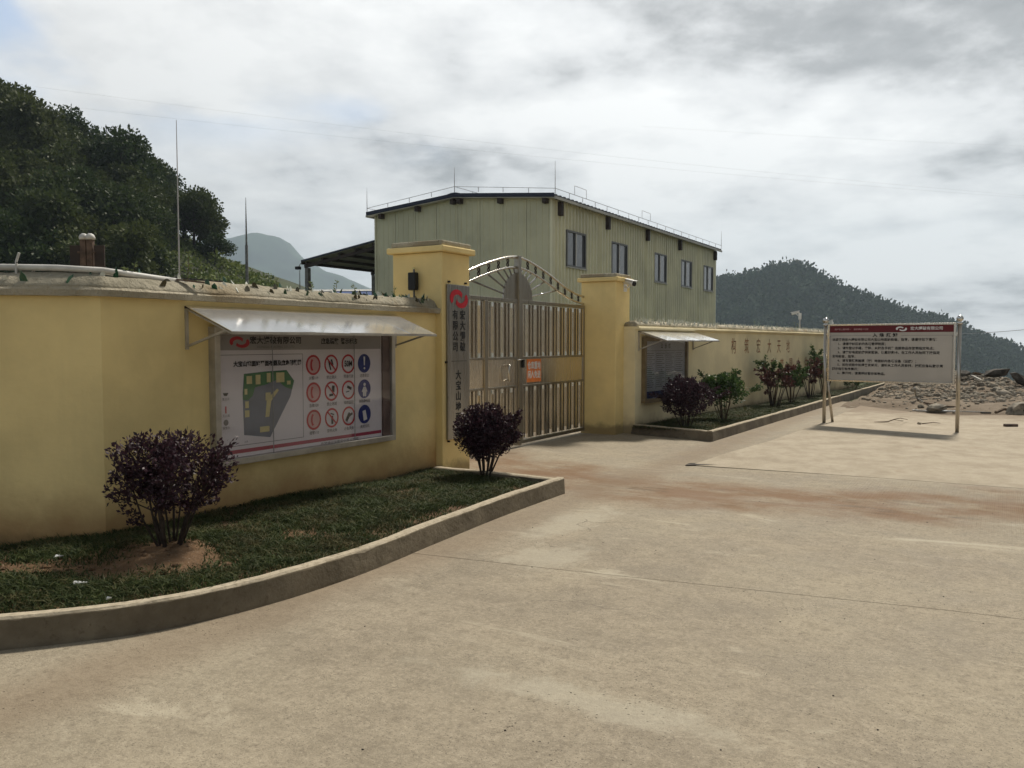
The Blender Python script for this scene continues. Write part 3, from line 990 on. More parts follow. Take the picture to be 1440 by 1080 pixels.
def bank(cx, cy):
    f = np.asarray(cx) - 39.0 - 0.03 * (np.asarray(cy) - 30) ** 2 * 0.05
    top = 3.4 + 0.9 * fbm(cx, cy, 73, 3, 0.12)
    return -12 + (top + 12) * sstep(-5, 1.5, f + 0.8 * fbm(cx, cy, 74, 3, 0.3)) + 0.06 * np.maximum(f - 2, 0)


hill_sheet('earth_bank', 33, 60, -10, 47, 60, 80, bank, M['dirt'])

MX = [-1500, -1100, -850, -705, -640, -585, -545, -480, -415, -360, -230, 0, 300]
MZ = [60, 150, 262, 275, 290, 280, 232, 196, 172, 148, 92, 20, -40]


def mist_mountain(cx, cy):
    prof = np.interp(np.asarray(cx) + 26, MX, MZ)
    g = sstep(1500, 2200, cy) * (1 - 0.7 * sstep(2250, 2700, cy))
    r = 26 * fbm(cx, cy, 66, 5, 0.0042) * (1 - np.abs(g * 2 - 1)) * 1.5 + 5 * fbm(cx, cy, 67, 4, 0.02) * sstep(0, .2, g)
    gully = -26.0 * np.abs(np.sin(cx * 0.011 + 1.5 * fbm(cx, cy, 68, 2, 0.003))) * sstep(0.05, 0.5, g) * (1 - sstep(0.8, 1.0, g))
    return -50 + (prof + 50) * g + r + gully


hill_sheet('mountain', -1600, 400, 1450, 2750, 150, 90, mist_mountain, M['far_forest'])


# ------------------------------------------------------------------ foliage builders
def leaf_quads(P, D, size, seed, fold=0.25, aspect=0.5):
    """folded leaves (two quads... four points) at P pointing along D"""
    r = np.random.default_rng(seed)
    k = len(P)
    D = D / np.maximum(np.linalg.norm(D, axis=1), 1e-6)[:, None]
    rnd = r.normal(size=(k, 3))
    s = np.cross(D, rnd); s /= np.maximum(np.linalg.norm(s, axis=1), 1e-6)[:, None]
    nrm = np.cross(D, s)
    ln = size * r.uniform(0.6, 1.25, k); wd = ln * aspect
    a = P; b = P + D * ln[:, None]
    mid = P + D * (ln * 0.5)[:, None] + nrm * (ln * fold * 0.3)[:, None]
    l = mid + s * (wd / 2)[:, None] - nrm * (ln * fold * 0.5)[:, None]
    q = mid - s * (wd / 2)[:, None] - nrm * (ln * fold * 0.5)[:, None]
    V = np.stack([a, l, b, q], 1).reshape(-1, 3)
    i = np.arange(k)[:, None] * 4
    F = np.concatenate([i + np.array([[0, 1, 2]]), i + np.array([[0, 2, 3]])], 0)
    return V, F


def crown_points(blobs, k, seed, shell=0.55):
    r = np.random.default_rng(seed)
    w = np.array([b[3] ** 2 for b in blobs]); w = w / w.sum()
    c = r.choice(len(blobs), k, p=w)
    B = np.array([b[:4] for b in blobs])[c]
    d = r.normal(size=(k, 3)); d /= np.linalg.norm(d, axis=1)[:, None]
    rad = (r.random(k) ** shell)
    P = B[:, :3] + d * (B[:, 3] * rad)[:, None] * np.array([1, 1, 0.8])
    D = d + r.normal(size=(k, 3)) * 0.6 + np.array([0, 0, -0.1])
    return P, D


def tree_meshes(seed, h, spread, nleaf=1500, leaf=0.33):
    r = np.random.default_rng(seed)
    blobs = []
    nb = int(r.integers(11, 17))
    for i in range(nb):
        f = r.uniform(0.32, 1.0)
        rr = spread * (1.05 - 0.65 * abs(f - 0.55) / 0.5) * r.uniform(0.25, 0.85)
        a = r.uniform(0, 2 * PI)
        blobs.append((rr * math.cos(a), rr * math.sin(a), h * (0.25 + 0.68 * f), spread * r.uniform(0.28, 0.52)))
    blobs.append((0, 0, h * 0.9, spread * 0.38))
    P, D = crown_points(blobs, nleaf, seed + 1)
    Vc, Fc = leaf_quads(P, D, leaf, seed + 2, 0.2, 0.62)
    crown = np_mesh('crown', Vc, Fc, M['leaf_tree'])
    mb = MB()
    top = (r.uniform(-.3, .3), r.uniform(-.3, .3), h * 0.8)
    mb.tube([(0, 0, -0.5), (top[0] * .3, top[1] * .3, h * 0.35), top], [h * .028, h * .02, h * .006], 6)
    for b in blobs[:9]:
        z0 = h * r.uniform(0.25, 0.55)
        mb.tube([(top[0] * .3, top[1] * .3, z0), (b[0] * .6, b[1] * .6, (z0 + b[2]) / 2 + .1), (b[0], b[1], b[2])], [h * .012, h * .008, h * .003], 5)
    trunk = mb.mesh('trunk', M['bark_dark'], True)
    return trunk, crown


TREES = [tree_meshes(100 + i * 7, h, s, nl) for i, (h, s, nl) in enumerate([(7.0, 2.7, 4800), (6.2, 2.9, 4800), (7.6, 2.4, 4400), (5.6, 2.5, 4000), (6.6, 3.2, 5400), (5.0, 2.6, 3600)])]


def plant_tree(i, x, y, z, sc, rz, label, group, name='tree'):
    t = thing(name, label, 'tree', (x, y, z), rz, group)
    t.scale = (sc, sc, sc * random.uniform(0.92, 1.12))
    put('trunk', TREES[i][0], t); put('crown', TREES[i][1], t)
    return t


# wood on the near hill: trees stand on the slope, thinning towards its right-hand foot
r = np.random.default_rng(77)
spots = []
tries = 0
while tries < 9000 and len(spots) < 170:
    tries += 1
    cx, cy = r.uniform(-92, -26), r.uniform(57, 112)
    px = 720 + 1165 * cx / cy
    if px < -90: continue
    if px > 205 and cy < 100: continue
    if px > 235: continue
    gap = 2.3 + 0.02 * (cy - 57)
    if all((cx - a) ** 2 + (cy - b) ** 2 > gap * gap for a, b in spots):
        spots.append((cx, cy))
for k, (cx, cy) in enumerate(spots):
    z = float(near_hill(cx, cy))
    if z < 1.0: continue
    x, y = c2w(cx, cy)
    px = 720 + 1165 * cx / cy
    where = 'upper' if z > 15 else ('middle' if z > 9 else 'lower')
    plant_tree(int(r.integers(0, 6)), x, y, z - 0.3, r.uniform(0.85, 1.15), r.uniform(0, 6.28),
               'dark leafy tree in the dense wood on the %s slope of the left hill' % where, 'trees of the wood on the left hill, %s slope' % where)
# the rounded group standing apart at the right end of the wood
for k, (px, cy, sc, i) in enumerate([(262, 80, 0.72, 3), (276, 78, 0.84, 4), (293, 79, 0.80, 1), (305, 77, 0.62, 5), (284, 82, 0.82, 0), (244, 84, 0.72, 2), (232, 79, 0.72, 5), (222, 82, 0.85, 1), (206, 80, 0.8, 3), (250, 82, 0.6, 3)]):
    cx = (px - 720) / 1165 * cy
    x, y = c2w(cx, cy)
    plant_tree(i, x, y, float(near_hill(cx, cy)) - 0.25, sc, k * 1.3, 'rounded dark tree in the clump apart at the right end of the wooded left hill', 'trees of the rounded clump at the end of the wood')

# bushes and low growth on the slope
mbp, mbd = [], []
k = 90000
cx = r.uniform(-92, -13, k); cy = r.uniform(50, 105, k)
px = 720 + 1165 * cx / cy
ok = (px > -120) & ((px > 180) | (r.random(k) < .45))
cx, cy, px = cx[ok], cy[ok], px[ok]
z = near_hill(cx, cy)
lump = np.maximum(0, fbm(cx, cy, 81, 3, 0.45)) * 2.2 + 0.15
x, y = c2w(cx, cy)
P = np.stack([x, y, z + lump * r.random(len(x)) ** 0.6], 1)
D = r.normal(size=P.shape) + np.array([0, 0, 0.5])
far = px > 195 + 25 * fbm(cx, cy, 84, 2, 0.2)
for sel, mt in ((far, 'leaf_scrub'), (~far, 'leaf_tree')):
    Vs, Fs = leaf_quads(P[sel], D[sel], 0.42, 83, 0.2, 0.6)
    kind(put('undergrowth', np_mesh('undergrowth', Vs, Fs, M[mt])), 'stuff')

# forest on the far hill: one mass of small crowns
ico = bmesh.new(); bmesh.ops.create_icosphere(ico, subdivisions=1, radius=1.0)
iv = np.array([v.co[:] for v in ico.verts]); itri = np.array([[v.index for v in f.verts] for f in ico.faces]); ico.free()


def canopy(name, k, cx0, cx1, cy0, cy1, fz, smin, smax, seed, test, leafsz=2.4):
    r = np.random.default_rng(seed)
    cx = r.uniform(cx0, cx1, k); cy = r.uniform(cy0, cy1, k)
    z = fz(cx, cy)
    ok = test(cx, cy, z)
    cx, cy, z = cx[ok], cy[ok], z[ok]
    k = len(cx)
    s = r.uniform(smin, smax, k) * (1 + 0.25 * fbm(cx, cy, seed, 2, 0.05))
    x, y = c2w(cx, cy)
    q = 18
    d = r.normal(size=(k, q, 3)); d /= np.linalg.norm(d, axis=2)[..., None]
    P = np.stack([x, y, z + s * 0.5], 1)[:, None, :] + d * (s[:, None] * r.random((k, q)) ** .5)[..., None] * np.array([1, 1, 1.15])
    D = d + r.normal(size=d.shape) * .7
    V, F = leaf_quads(P.reshape(-1, 3), D.reshape(-1, 3), leafsz, seed + 3, .2, .75)
    return kind(put(name, np_mesh(name, V, F, M['leaf_far'])), 'stuff')


canopy('far_forest', 10000, 40, 470, 330, 640, far_hill, 2.2, 6.0, 91, lambda a, b, z: (720 + 1165 * a / b > 940) & (720 + 1165 * a / b < 1560) & (z > -44))
canopy('hillside_wood', 5200, 76, 190, -60, 92, side_hill, 2.0, 3.6, 97, lambda a, b, z: (z > -8) & (a > b * .72 + 12), 1.5)
r = np.random.default_rng(95)
for k, px in enumerate([1012, 1030, 1047, 1066, 1083, 1101, 1118, 1140, 1163, 1185, 1204, 1222, 1239, 1268, 1297, 1316, 1339, 1358, 1386, 1409, 1428]):
    cy = 556 + r.uniform(-6, 6)
    cx = (px - 720) / 1165 * cy
    x, y = c2w(cx, cy)
    plant_tree(int(r.integers(0, 6)), x, y, float(far_hill(cx, cy)) - 0.5, r.uniform(0.75, 1.25), r.uniform(0, 6), 'small far tree standing on the skyline of the hazy hill behind the sign', 'trees on the skyline of the far hill')


# ------------------------------------------------------------------ compound walls
def wall_course(pts, prof, seeds, jitter, step=0.10):
    """profile (offset to the front, z) swept along a line of points; jitter roughens listed profile points"""
    L = [np.array(p, float) for p in pts]
    out = []
    for a, b in zip(L[:-1], L[1:]):
        m = max(2, int(np.linalg.norm(b - a) / step))
        for k in range(m): out.append(a + (b - a) * k / m)
    out.append(L[-1])
    L = np.array(out)
    T = np.gradient(L, axis=0); T /= np.linalg.norm(T, axis=1)[:, None]
    Nn = np.stack([T[:, 1], -T[:, 0]], 1)
    s = np.r_[0, np.cumsum(np.linalg.norm(np.diff(L, axis=0), axis=1))]
    V = []
    k = len(prof)
    for j, (o, z) in enumerate(prof):
        jo, jz = jitter[j]
        dz = jz * (fbm(s, s * 0 + j, seeds + j, 4, 1.6) + 0.5 * fbm(s, s * 0 + j, seeds + 40 + j, 2, 9.0))
        do = jo * (fbm(s, s * 0 + 7 + j, seeds + 20 + j, 4, 2.2) + 0.5 * fbm(s, s * 0 + j, seeds + 60 + j, 2, 9.0))
        V.append(np.stack([L[:, 0] + Nn[:, 0] * (o + do), L[:, 1] + Nn[:, 1] * (o + do), z + dz], 1))
    V = np.stack(V, 1)
    m = len(L)
    mb = MB()
    fs = []
    for i in range(m - 1):
        for j in range(k):
            j2 = (j + 1) % k
            fs.append((i * k + j, i * k + j2, (i + 1) * k + j2, (i + 1) * k + j))
    fs.append(tuple(range(k - 1, -1, -1))); fs.append(tuple((m - 1) * k + j for j in range(k)))
    mb.add(V.reshape(-1, 3).tolist(), fs)
    return mb


WL = thing('boundary_wall', 'yellow rendered wall in front left, green bottle shards set along its grey mortar top', 'wall', (-5.745, 5.8, 0))
base_line = [(-8.5, 1.50), CORNER, (WALL_X, 8.02)]
wall_course(base_line, [(0, -0.1), (0, 1.945), (-0.24, 1.945), (-0.24, -0.1)], 1, [(0.004, 0), (0.004, 0), (0, 0), (0, 0)], 0.25).build('wall_body', M['yellow'], WL, world=True, fix=True)
wall_course(base_line, [(-0.02, 1.947), (0.062, 1.943), (0.070, 1.99), (0.055, 2.005), (-0.26, 2.005), (-0.26, 1.947)], 11, [(0, 0), (0.006, 0.005), (0.008, 0.006), (0.01, 0.012), (0, 0), (0, 0)], 0.06).build('coping_lip', M['lip'], WL, world=True, fix=True)
capm = [(0.045, 1.995), (0.028, 2.03), (-0.02, 2.085), (-0.085, 2.118), (-0.16, 2.115), (-0.22, 2.06), (-0.235, 1.995)]
wall_course(base_line, capm, 31, [(0.008, 0), (0.016, 0.014), (0.016, 0.016), (0.012, 0.016), (0.01, 0.014), (0.01, 0.01), (0, 0)], 0.05).build('mortar_cap', M['mortar'], WL, world=True, fix=True, smooth=True)

WR = thing('boundary_wall', 'long pale yellow wall with faded brush characters, running away right of the gate', 'wall', (RW_A[0], RW_A[1], 0))
rline = [rw(-0.42), rw(8), rw(17.4)]
wall_course(rline, [(0, -0.2), (0, 1.835), (-0.24, 1.835), (-0.24, -0.2)], 2, [(0.004, 0), (0.004, 0), (0, 0), (0, 0)], 0.4).build('wall_body', M['yellow_pale'], WR, world=True, fix=True)
wall_course(rline, [(-0.02, 1.837), (0.05, 1.832), (0.075, 1.865), (0.065, 1.89), (-0.26, 1.89), (-0.26, 1.837)], 13, [(0, 0), (0.004, 0.004), (0.004, 0.006), (0.006, 0.005), (0, 0), (0, 0)], 0.1).build('coping_lip', M['yellow_pale'], WR, world=True, fix=True)
wall_course(rline, [(0.04, 1.885), (0.03, 1.93), (-0.03, 1.975), (-0.10, 1.995), (-0.19, 1.97), (-0.235, 1.885)], 35, [(0.008, 0), (0.016, 0.02), (0.02, 0.02), (0.016, 0.025), (0.01, 0.02), (0, 0)], 0.06).build('mortar_cap', M['mortar_pale'], WR, world=True, fix=True, smooth=True)


def shard_mesh(seed, mat):
    r = random.Random(seed)
    n = r.choice((3, 4, 4, 5))
    w = r.uniform(0.012, 0.024); h = r.uniform(0.035, 0.075)
    pts = [(-w, -0.02), (w, -0.02), (w * r.uniform(.5, 1.0), h * r.uniform(.4, .8)), (w * r.uniform(-.4, .5), h), (-w * r.uniform(.6, 1.0), h * r.uniform(.3, .7))]
    mb = MB()
    bend = r.uniform(0.004, 0.010)
    fr = [(x, -bend * (1 - (x / w) ** 2), z) for x, z in pts]
    bk = [(x, y + 0.004, z) for x, y, z in fr]
    k = len(pts)
    mb.add(fr + bk, [tuple(range(k)), tuple(range(2 * k - 1, k - 1, -1))] + [((i + 1) % k, i, k + i, k + (i + 1) % k) for i in range(k)])
    return mb.mesh('glass_shard', mat)


SH = [shard_mesh(i, M['shard'] if i < 6 else (M['shard_brown'] if i < 8 else M['shard_clear'])) for i in range(10)]
rr = random.Random(5)


def on_line(s, pts):
    for a, b in zip(pts[:-1], pts[1:]):
        a = np.array(a); b = np.array(b); l = np.linalg.norm(b - a)
        if s <= l:
            d = (b - a) / l
            return a + d * s, d
        s -= l
    return np.array(pts[-1]), d


tot = 3.64 + 4.2
s = 0.7
while s < tot - 0.02:
    pnt, d = on_line(s, base_line)
    nrm = np.array([d[1], -d[0]])
    row = rr.choice((0, 0, 1, 1, 2))
    off, zz = ((0.005, 2.050), (-0.04, 2.088), (-0.10, 2.112))[row]
    q = pnt + nrm * off
    o = put('glass_shard', SH[rr.randrange(10)], WL, (q[0] - WL.location.x, q[1] - WL.location.y, zz), (rr.uniform(-0.9, 0.2), rr.uniform(-0.5, 0.5), math.atan2(d[1], d[0]) + rr.uniform(-0.7, 0.7)))
    k = rr.uniform(0.8, 1.35); o.scale = (k, k, k)
    s += rr.uniform(0.07, 0.2) if s < 4.2 else (rr.uniform(0.03, 0.09) if s < 6.3 else rr.uniform(.018, .055))

# glass on the far wall: too small to pick apart singly
mb = MB()
for i in range(700):
    u = rr.uniform(-0.3, 17.0)
    off = rr.uniform(-0.14, 0.03)
    q = rw(u, off)
    z = 1.93 + 0.06 * math.cos((off + 0.1) * 9)
    h = rr.uniform(0.03, 0.075) * (1.25 if u < 2.5 else 0.9); w = rr.uniform(0.012, 0.026)
    a = rr.uniform(0, PI); c, s_ = math.cos(a) * w, math.sin(a) * w
    lx, ly = rr.uniform(-.02, .02), rr.uniform(-.02, .02)
    mb.add([(q[0] - c, q[1] - s_, z - .02), (q[0] + c, q[1] + s_, z - .02), (q[0] + c * .5 + lx, q[1] + s_ * .5 + ly, z + h), (q[0] - s_ * .2, q[1] + c * .2, z - .02)],
           [(0, 1, 2), (1, 3, 2), (3, 0, 2), (0, 3, 1)])
kind(mb.build('glass_shards', M['shard_clear'], WR, world=True), 'stuff')


# weeds rooted in the mortar of the near wall
def weed(x, y, z, h, seed, label, group=None, leafs=16):
    r = np.random.default_rng(seed)
    t = thing('weed', label, 'weed', (x, y, z), 0, group)
    mb = MB()
    top = Vector((r.uniform(-.03, .03), r.uniform(-.03, .03), h))
    mb.tube([(0, 0, -0.03), top * 0.5 + Vector((0.008, 0, 0)), top], [0.003, 0.0025, 0.001], 4)
    P = []; D = []
    for i in range(leafs):
        f = r.uniform(0.1, 1.0); a = r.uniform(0, 2 * PI)
        P.append(top * f); D.append((math.cos(a), math.sin(a), r.uniform(0.1, 0.9)))
    Vv, Ff = leaf_quads(np.array(P), np.array(D), 0.035, seed, 0.2, 0.4)
    mb.build('stem', M['bark'], t)
    put('leaves', np_mesh('leaves', Vv, Ff, M['leaf_weed']), t)
    return t


weeds = [(4.56, 0.26, 'tall weed in the wall top at the foot of the thin aerial rod'), (5.55, 0.10, 'weed sprig on the mortar cap above the middle of the long canopy'), (6.32, 0.13, 'weed with a bright green tuft on the wall top left of the pillar'),
         (6.62, 0.11, 'slim weed on the wall top, second before the yellow pillar'), (7.25, 0.13, 'weed on the wall top beside the yellow pillar'), (4.06, 0.12, 'small weed on the mortar by the wall corner'), (6.0, 0.10, 'short weed on the mortar cap above the right half of the canopy'), (3.98, 0.08, 'low weed under the white pipe')]
for i, (s_, h, lb) in enumerate(weeds):
    weed(WALL_X - 0.07, s_, 2.10, h, 300 + i, lb, 'weeds on the near wall top')
r2 = random.Random(8)
for i, (u, h) in enumerate([(0.1, .12), (0.5, .16), (1.3, .12), (2.0, .10), (6.3, .14), (8.1, .12), (9.6, .18), (10.0, .16)]):
    q = rw(u, -0.1)
    if u > 3: weed(q[0], q[1], 1.985, h, 330 + i, 'pale weed on the top of the long wall %s' % ('near the gate pillar' if u < 3 else 'by the camera post'), 'weeds on the far wall top near the gate pillar' if u < 3 else 'weeds on the far wall top by the camera post', 14)

# brush-painted slogan on the far wall, each character a part
for i, (u, ch) in enumerate(zip((4.55, 5.42, 6.28, 7.12, 7.92, 8.72), '构筑宏大天地')):
    q = rw(u, 0.004)
    text('painted_character', ch, 0.38, M['brush'], WR, (q[0] - WR.location.x, q[1] - WR.location.y, 1.50 - 0.004 * i), sx=0.85, bold=0.000, rot=(PI / 2, 0, RW_ANG), res=2)
for i, (u, ch) in enumerate(zip((6.62, 7.42, 8.20, 9.0, 9.75, 10.5), '实现梦圆人生')):
    q = rw(u, 0.004)
    text('painted_character', ch, 0.38, M['brush'], WR, (q[0] - WR.location.x, q[1] - WR.location.y, 0.99), sx=0.85, bold=0.000, rot=(PI / 2, 0, RW_ANG), res=2)

# fallen white pipe along the top of the near wall
mb = MB()
P = [Vector((-8.10, 1.98, 2.150)), Vector((-7.20, 2.70, 2.152)), Vector((-6.50, 3.26, 2.158)), Vector((-6.05, 3.60, 2.155)), Vector((-5.80, 3.80, 2.140)), Vector((-5.815, 4.20, 2.118)), Vector((-5.825, 4.52, 2.10))]
mb.tube(P, 0.024, 10)
mb.build('white_pipe', M['white_pipe'], smooth=True)
tag(bpy.data.objects['white_pipe'], 'weathered white plastic pipe lying along the top of the wall at far left', 'pipe')
mb = MB(); mb.rod((-5.80, 4.44, 2.115), (-5.68, 4.62, 2.095), 0.035, 0.012)
tag(mb.build('broken_tile', M['rust']), 'brown broken tile lying on the wall top next to the pipe end', 'tile')


# ------------------------------------------------------------------ gate pillars
def pillar(y0, y1, x0, x1, label):
    t = thing('gate_pillar', label, 'pillar', ((x0 + x1) / 2, (y0 + y1) / 2, 0), 0, 'pillars at the gate')
    hx, hy = (x1 - x0) / 2, (y1 - y0) / 2
    MB().box(-hx, hx, -hy, hy, -0.1, 2.662).build('shaft', M['yellow_pillar'], t, bevel=0.012)
    MB().prism([(-hx - .055, -hy - .055), (hx + .055, -hy - .055), (hx + .055, hy + .055), (-hx - .055, hy + .055)], 2.664, 2.735).build('cap_moulding', M['yellow_pillar'], t, bevel=0.014)
    MB().box(-hx - .015, hx + .015, -hy - .015, hy + .015, 2.737, 2.80).build('cap_stone', M['mortar_pale'], t, bevel=0.016)
    return t


pillar(7.95, 8.53, -6.38, -5.65, 'broad yellow gate pillar that carries the vertical steel name plate')
pillar(13.25, 13.86, -6.42, -5.752, 'plain yellow gate pillar with a white camera at its top')

# ------------------------------------------------------------------ gate
GX = -6.36
GY0, GY1, GC = 8.56, 13.22, 10.93
ARC = [(0, 2.90), (0.30, 2.87), (0.62, 2.80), (0.96, 2.715), (1.30, 2.61), (1.62, 2.51), (1.95, 2.44), (2.36, 2.40)]
ARCI = [(0, 2.745), (0.30, 2.715), (0.62, 2.65), (0.96, 2.56), (1.30, 2.46), (1.62, 2.37), (1.95, 2.31), (2.36, 2.275)]


def arc(tab, x):
    return float(np.interp(abs(x), [a for a, _ in tab], [b for _, b in tab]))


def smooth_arc(tab, x):
    return (arc(tab, x - 0.07) + arc(tab, x) * 2 + arc(tab, x + 0.07)) / 4


def frame_box(x0, x1, z0, z1, w, y0, y1):
    mb = MB()
    mb.box(x0, x0 + w, y0, y1, z0, z1); mb.box(x1 - w, x1, y0, y1, z0, z1)
    mb.box(x0 + w, x1 - w, y0, y1, z0, z0 + w); mb.box(x0 + w, x1 - w, y0, y1, z1 - w, z1)
    return mb


def bar_mesh(w, d, h, mat, nm='bar'):
    return MB().box(-w / 2, w / 2, -d / 2, d / 2, 0, h).mesh(nm, mat)


LO0, LO1, MID0, MID1, UP0, UP1 = 0.11, 0.93, 0.945, 1.365, 1.38, 2.20
BW = {k: bar_mesh(w, d, UP1 - UP0 - 0.02, m, 'bar') for k, (w, d, m) in {'wide': (0.052, 0.05, M['steel_gate']), 'slim': (0.022, 0.034, M['steel']), 'back': (0.050, 0.012, M['steel_dark'])}.items()}
SLAT = bar_mesh(0.072, 0.012, UP1 - UP0 - 0.15, M['steel_gate'], 'bar')
hb = LO1 - LO0
assert abs(hb - (UP1 - UP0)) < 1e-6


def gate_leaf(x_hinge, x_free, label, wicket):
    """leaf in local coordinates: x along the gate, -y to the road"""
    t = thing('gate_leaf', label, 'gate', (GX, x_hinge, 0), PI / 2, 'leaves of the steel gate')
    sgn = 1 if x_free > x_hinge else -1
    L = abs(x_free - x_hinge)
    lo, hi = (0, L) if sgn > 0 else (-L, 0)
    f = frame_box(lo, hi, 0.05, 2.255, 0.055, -0.03, 0.03)
    for z0, z1 in ((LO1 + .002, MID0 + .0), (MID1, UP0 - .002)):
        f.box(lo + .055, hi - .055, -0.03, 0.03, z0 - 0.01, z1 + 0.01)
    f.build('frame', M['steel_dark'], t, bevel=0.004)
    posts = []
    if wicket:
        wx = lo + 1.42
        MB().box(wx - .045, wx + .045, -0.036, 0.036, 0.105, 2.20).build('wicket_post', M['steel_dark'], t, bevel=0.004)
        posts.append((wx - .055, wx + .055))
    segs = []
    a, b = lo + 0.055, hi - 0.055
    if posts: segs = [(a, posts[0][0] + .01), (posts[0][1] - .01, b)]
    else: segs = [(a, b)]
    for (a, b) in segs:
        MB().box(a + .004, b - .004, -0.014, 0.014, MID0 + .012, MID1 - .012).build('sheet_panel', M['steel_gate'], t)
        nu = max(1, round((b - a) / 0.262)); u = (b - a) / nu
        for row in (LO0, UP0):
            for i in range(nu):
                xc = a + u * (i + .5)
                put('bar', BW['wide'], t, (a + u * i + 0.001 if i else a + .028, 0, row + .01))
                for sd in (-1, 1):
                    put('bar', BW['slim'], t, (xc + sd * 0.048, -0.004, row + .01))
                    put('bar', BW['back'], t, (xc + sd * (u / 4 + 0.018), 0.014, row + .01))
                put('bar', SLAT, t, (xc, 0.006, row + 0.075))
            put('bar', BW['wide'], t, (b - .028, 0, row + .01))
    # arched crest
    off = GC - x_hinge          # centre of the arch in leaf coordinates
    xs = np.linspace(lo, hi, 26)
    for nm, tab, rad in (('arch_rail', ARC, 0.021), ('arch_rail', ARCI, 0.019)):
        MB().tube([(x, 0, smooth_arc(tab, x - off)) for x in xs], rad, 8).build(nm, M['steel'], t, smooth=True)
    # radial spokes out of the half disc
    n = 7
    for i in range(1, n):
        a = R(90 - 13.2 * i) if sgn < 0 else R(90 + 13.2 * i)
        p0 = Vector((off + 0.42 * math.cos(a), 0, 2.25 + 0.40 * math.sin(a)))
        q = 0.45
        while q < 2.3:
            x = off + q * math.cos(a); z = 2.25 + q * 0.86 * math.sin(a)
            if z >= smooth_arc(ARCI, x - off) - 0.008 or not (lo + .02 < x < hi - .02): break
            q += 0.01
        MB().tube([p0, (x, 0, z)], 0.0135, 6).build('spoke', M['grey_steel'] if sgn > 0 else M['steel_bright'], t, smooth=True)  # dark left and bright right metal: shade and sky highlights painted in
    # S scrolls between the two rails
    k = 8
    for i in range(k):
        x = off - sgn * (0.30 + i * (L - 0.36) / (k - 0.6))
        if not (lo + .04 < x < hi - .02): continue
        z0, z1 = smooth_arc(ARCI, x - off) + 0.012, smooth_arc(ARC, x - off) - 0.014
        zc, h = (z0 + z1) / 2, (z1 - z0)
        pts = []
        for j in range(25):
            a = -1.9 * PI + 3.8 * PI * j / 24
            rad = h * 0.23
            if a < 0: pts.append((x + sgn * rad * math.sin(a) * (1 - .12 * abs(a) / PI), 0, zc - rad - rad * -math.cos(a) * (1 - .12 * abs(a) / PI) * 1.0))
            else: pts.append((x + sgn * rad * math.sin(a) * (1 - .12 * abs(a) / PI), 0, zc + rad - rad * math.cos(a) * (1 - .12 * abs(a) / PI)))
        MB().tube(pts, 0.010, 5).build('scroll', M['brown_steel'], t, smooth=True)
    # half of the sun disc
    m_ = 14
    pts = [(off, 2.256)]
    for j in range(m_ + 1):
        a = PI / 2 - sgn * -1 * (PI / 2) * j / m_ if sgn < 0 else PI / 2 + (PI / 2) * j / m_
        pts.append((off + 0.435 * math.cos(a), 2.256 + 0.405 * math.sin(a)))
    if sgn < 0:
        pts = [(off, 2.256)] + [(off + 0.435 * math.sin((PI / 2) * j / m_), 2.256 + 0.405 * math.cos((PI / 2) * j / m_)) for j in range(m_ + 1)]
    MB().prism(pts, -0.012, 0.012, 'y').build('sun_disc', M['steel_dark'], t, fix=True)
    return t


gl = gate_leaf(GY0, GC - 0.045, 'steel gate leaf beside the name plate pillar, with a small wicket and loop handle', True)
gr = gate_leaf(GY1, GC + 0.045, 'steel gate leaf with the orange warning notice on its middle panel', False)
# meeting post belongs to the right leaf
MB().box(-(GY1 - GC) - 0.042, -(GY1 - GC) + 0.042, -0.042, 0.042, 0.03, 2.915).build('meeting_post', M['steel_dark'], gr, bevel=0.004)
hx = 10.56 - GY0
mb = MB(); mb.tube([(hx + .045, -.02, 1.25), (hx + .02, -.075, 1.27), (hx - .03, -.085, 1.25), (hx - .045, -.085, 1.15), (hx - .03, -.085, 1.05), (hx + .02, -.075, 1.03), (hx + .045, -.02, 1.05)], 0.012, 8)
mb.build('handle', M['steel_bright'], gl, smooth=True)
MB().box(-(GY1 - GC) + .045, -(GY1 - GC) + .085, -.075, -.032, 1.22, 1.35).build('lock_case', M['black'], gr, bevel=0.006)
MB().tube([(-(GY1 - GC) - .10, -.05, 1.34), (-(GY1 - GC) + .07, -.062, 1.34)], 0.010, 8).build('bolt', M['steel_bright'], gr, smooth=True)
x0, x1 = 11.18 - GY1, 11.64 - GY1
st = MB().box(x0, x1, -0.0165, -0.0145, 0.985, 1.345).build('warning_sticker', M['orange'], gr)
text('lettering', '仓库重地\n闲人免进', 0.128, M['white'], st, ((x0 + x1) / 2, -0.0185, 1.165), sx=0.82, line=1.12, bold=0.003)


# ------------------------------------------------------------------ company name plate
NP = thing('name_plate', 'tall narrow steel name plate with red emblem and vertical black characters on the pillar', 'name plate', (-5.65, 8.02, 0.45), PI / 2)
MB().box(0, 0.465, -0.030, -0.002, 0.0, 1.84).build('plate', M['steel_plate'], NP, bevel=0.005)
yz = -0.0325


def put_text(nm, s_, x, z, size, mat, par, sx=1.0, bold=0.002):
    return text(nm, s_, size, mat, par, (x, yz, z), sx=sx, bold=bold, res=2)


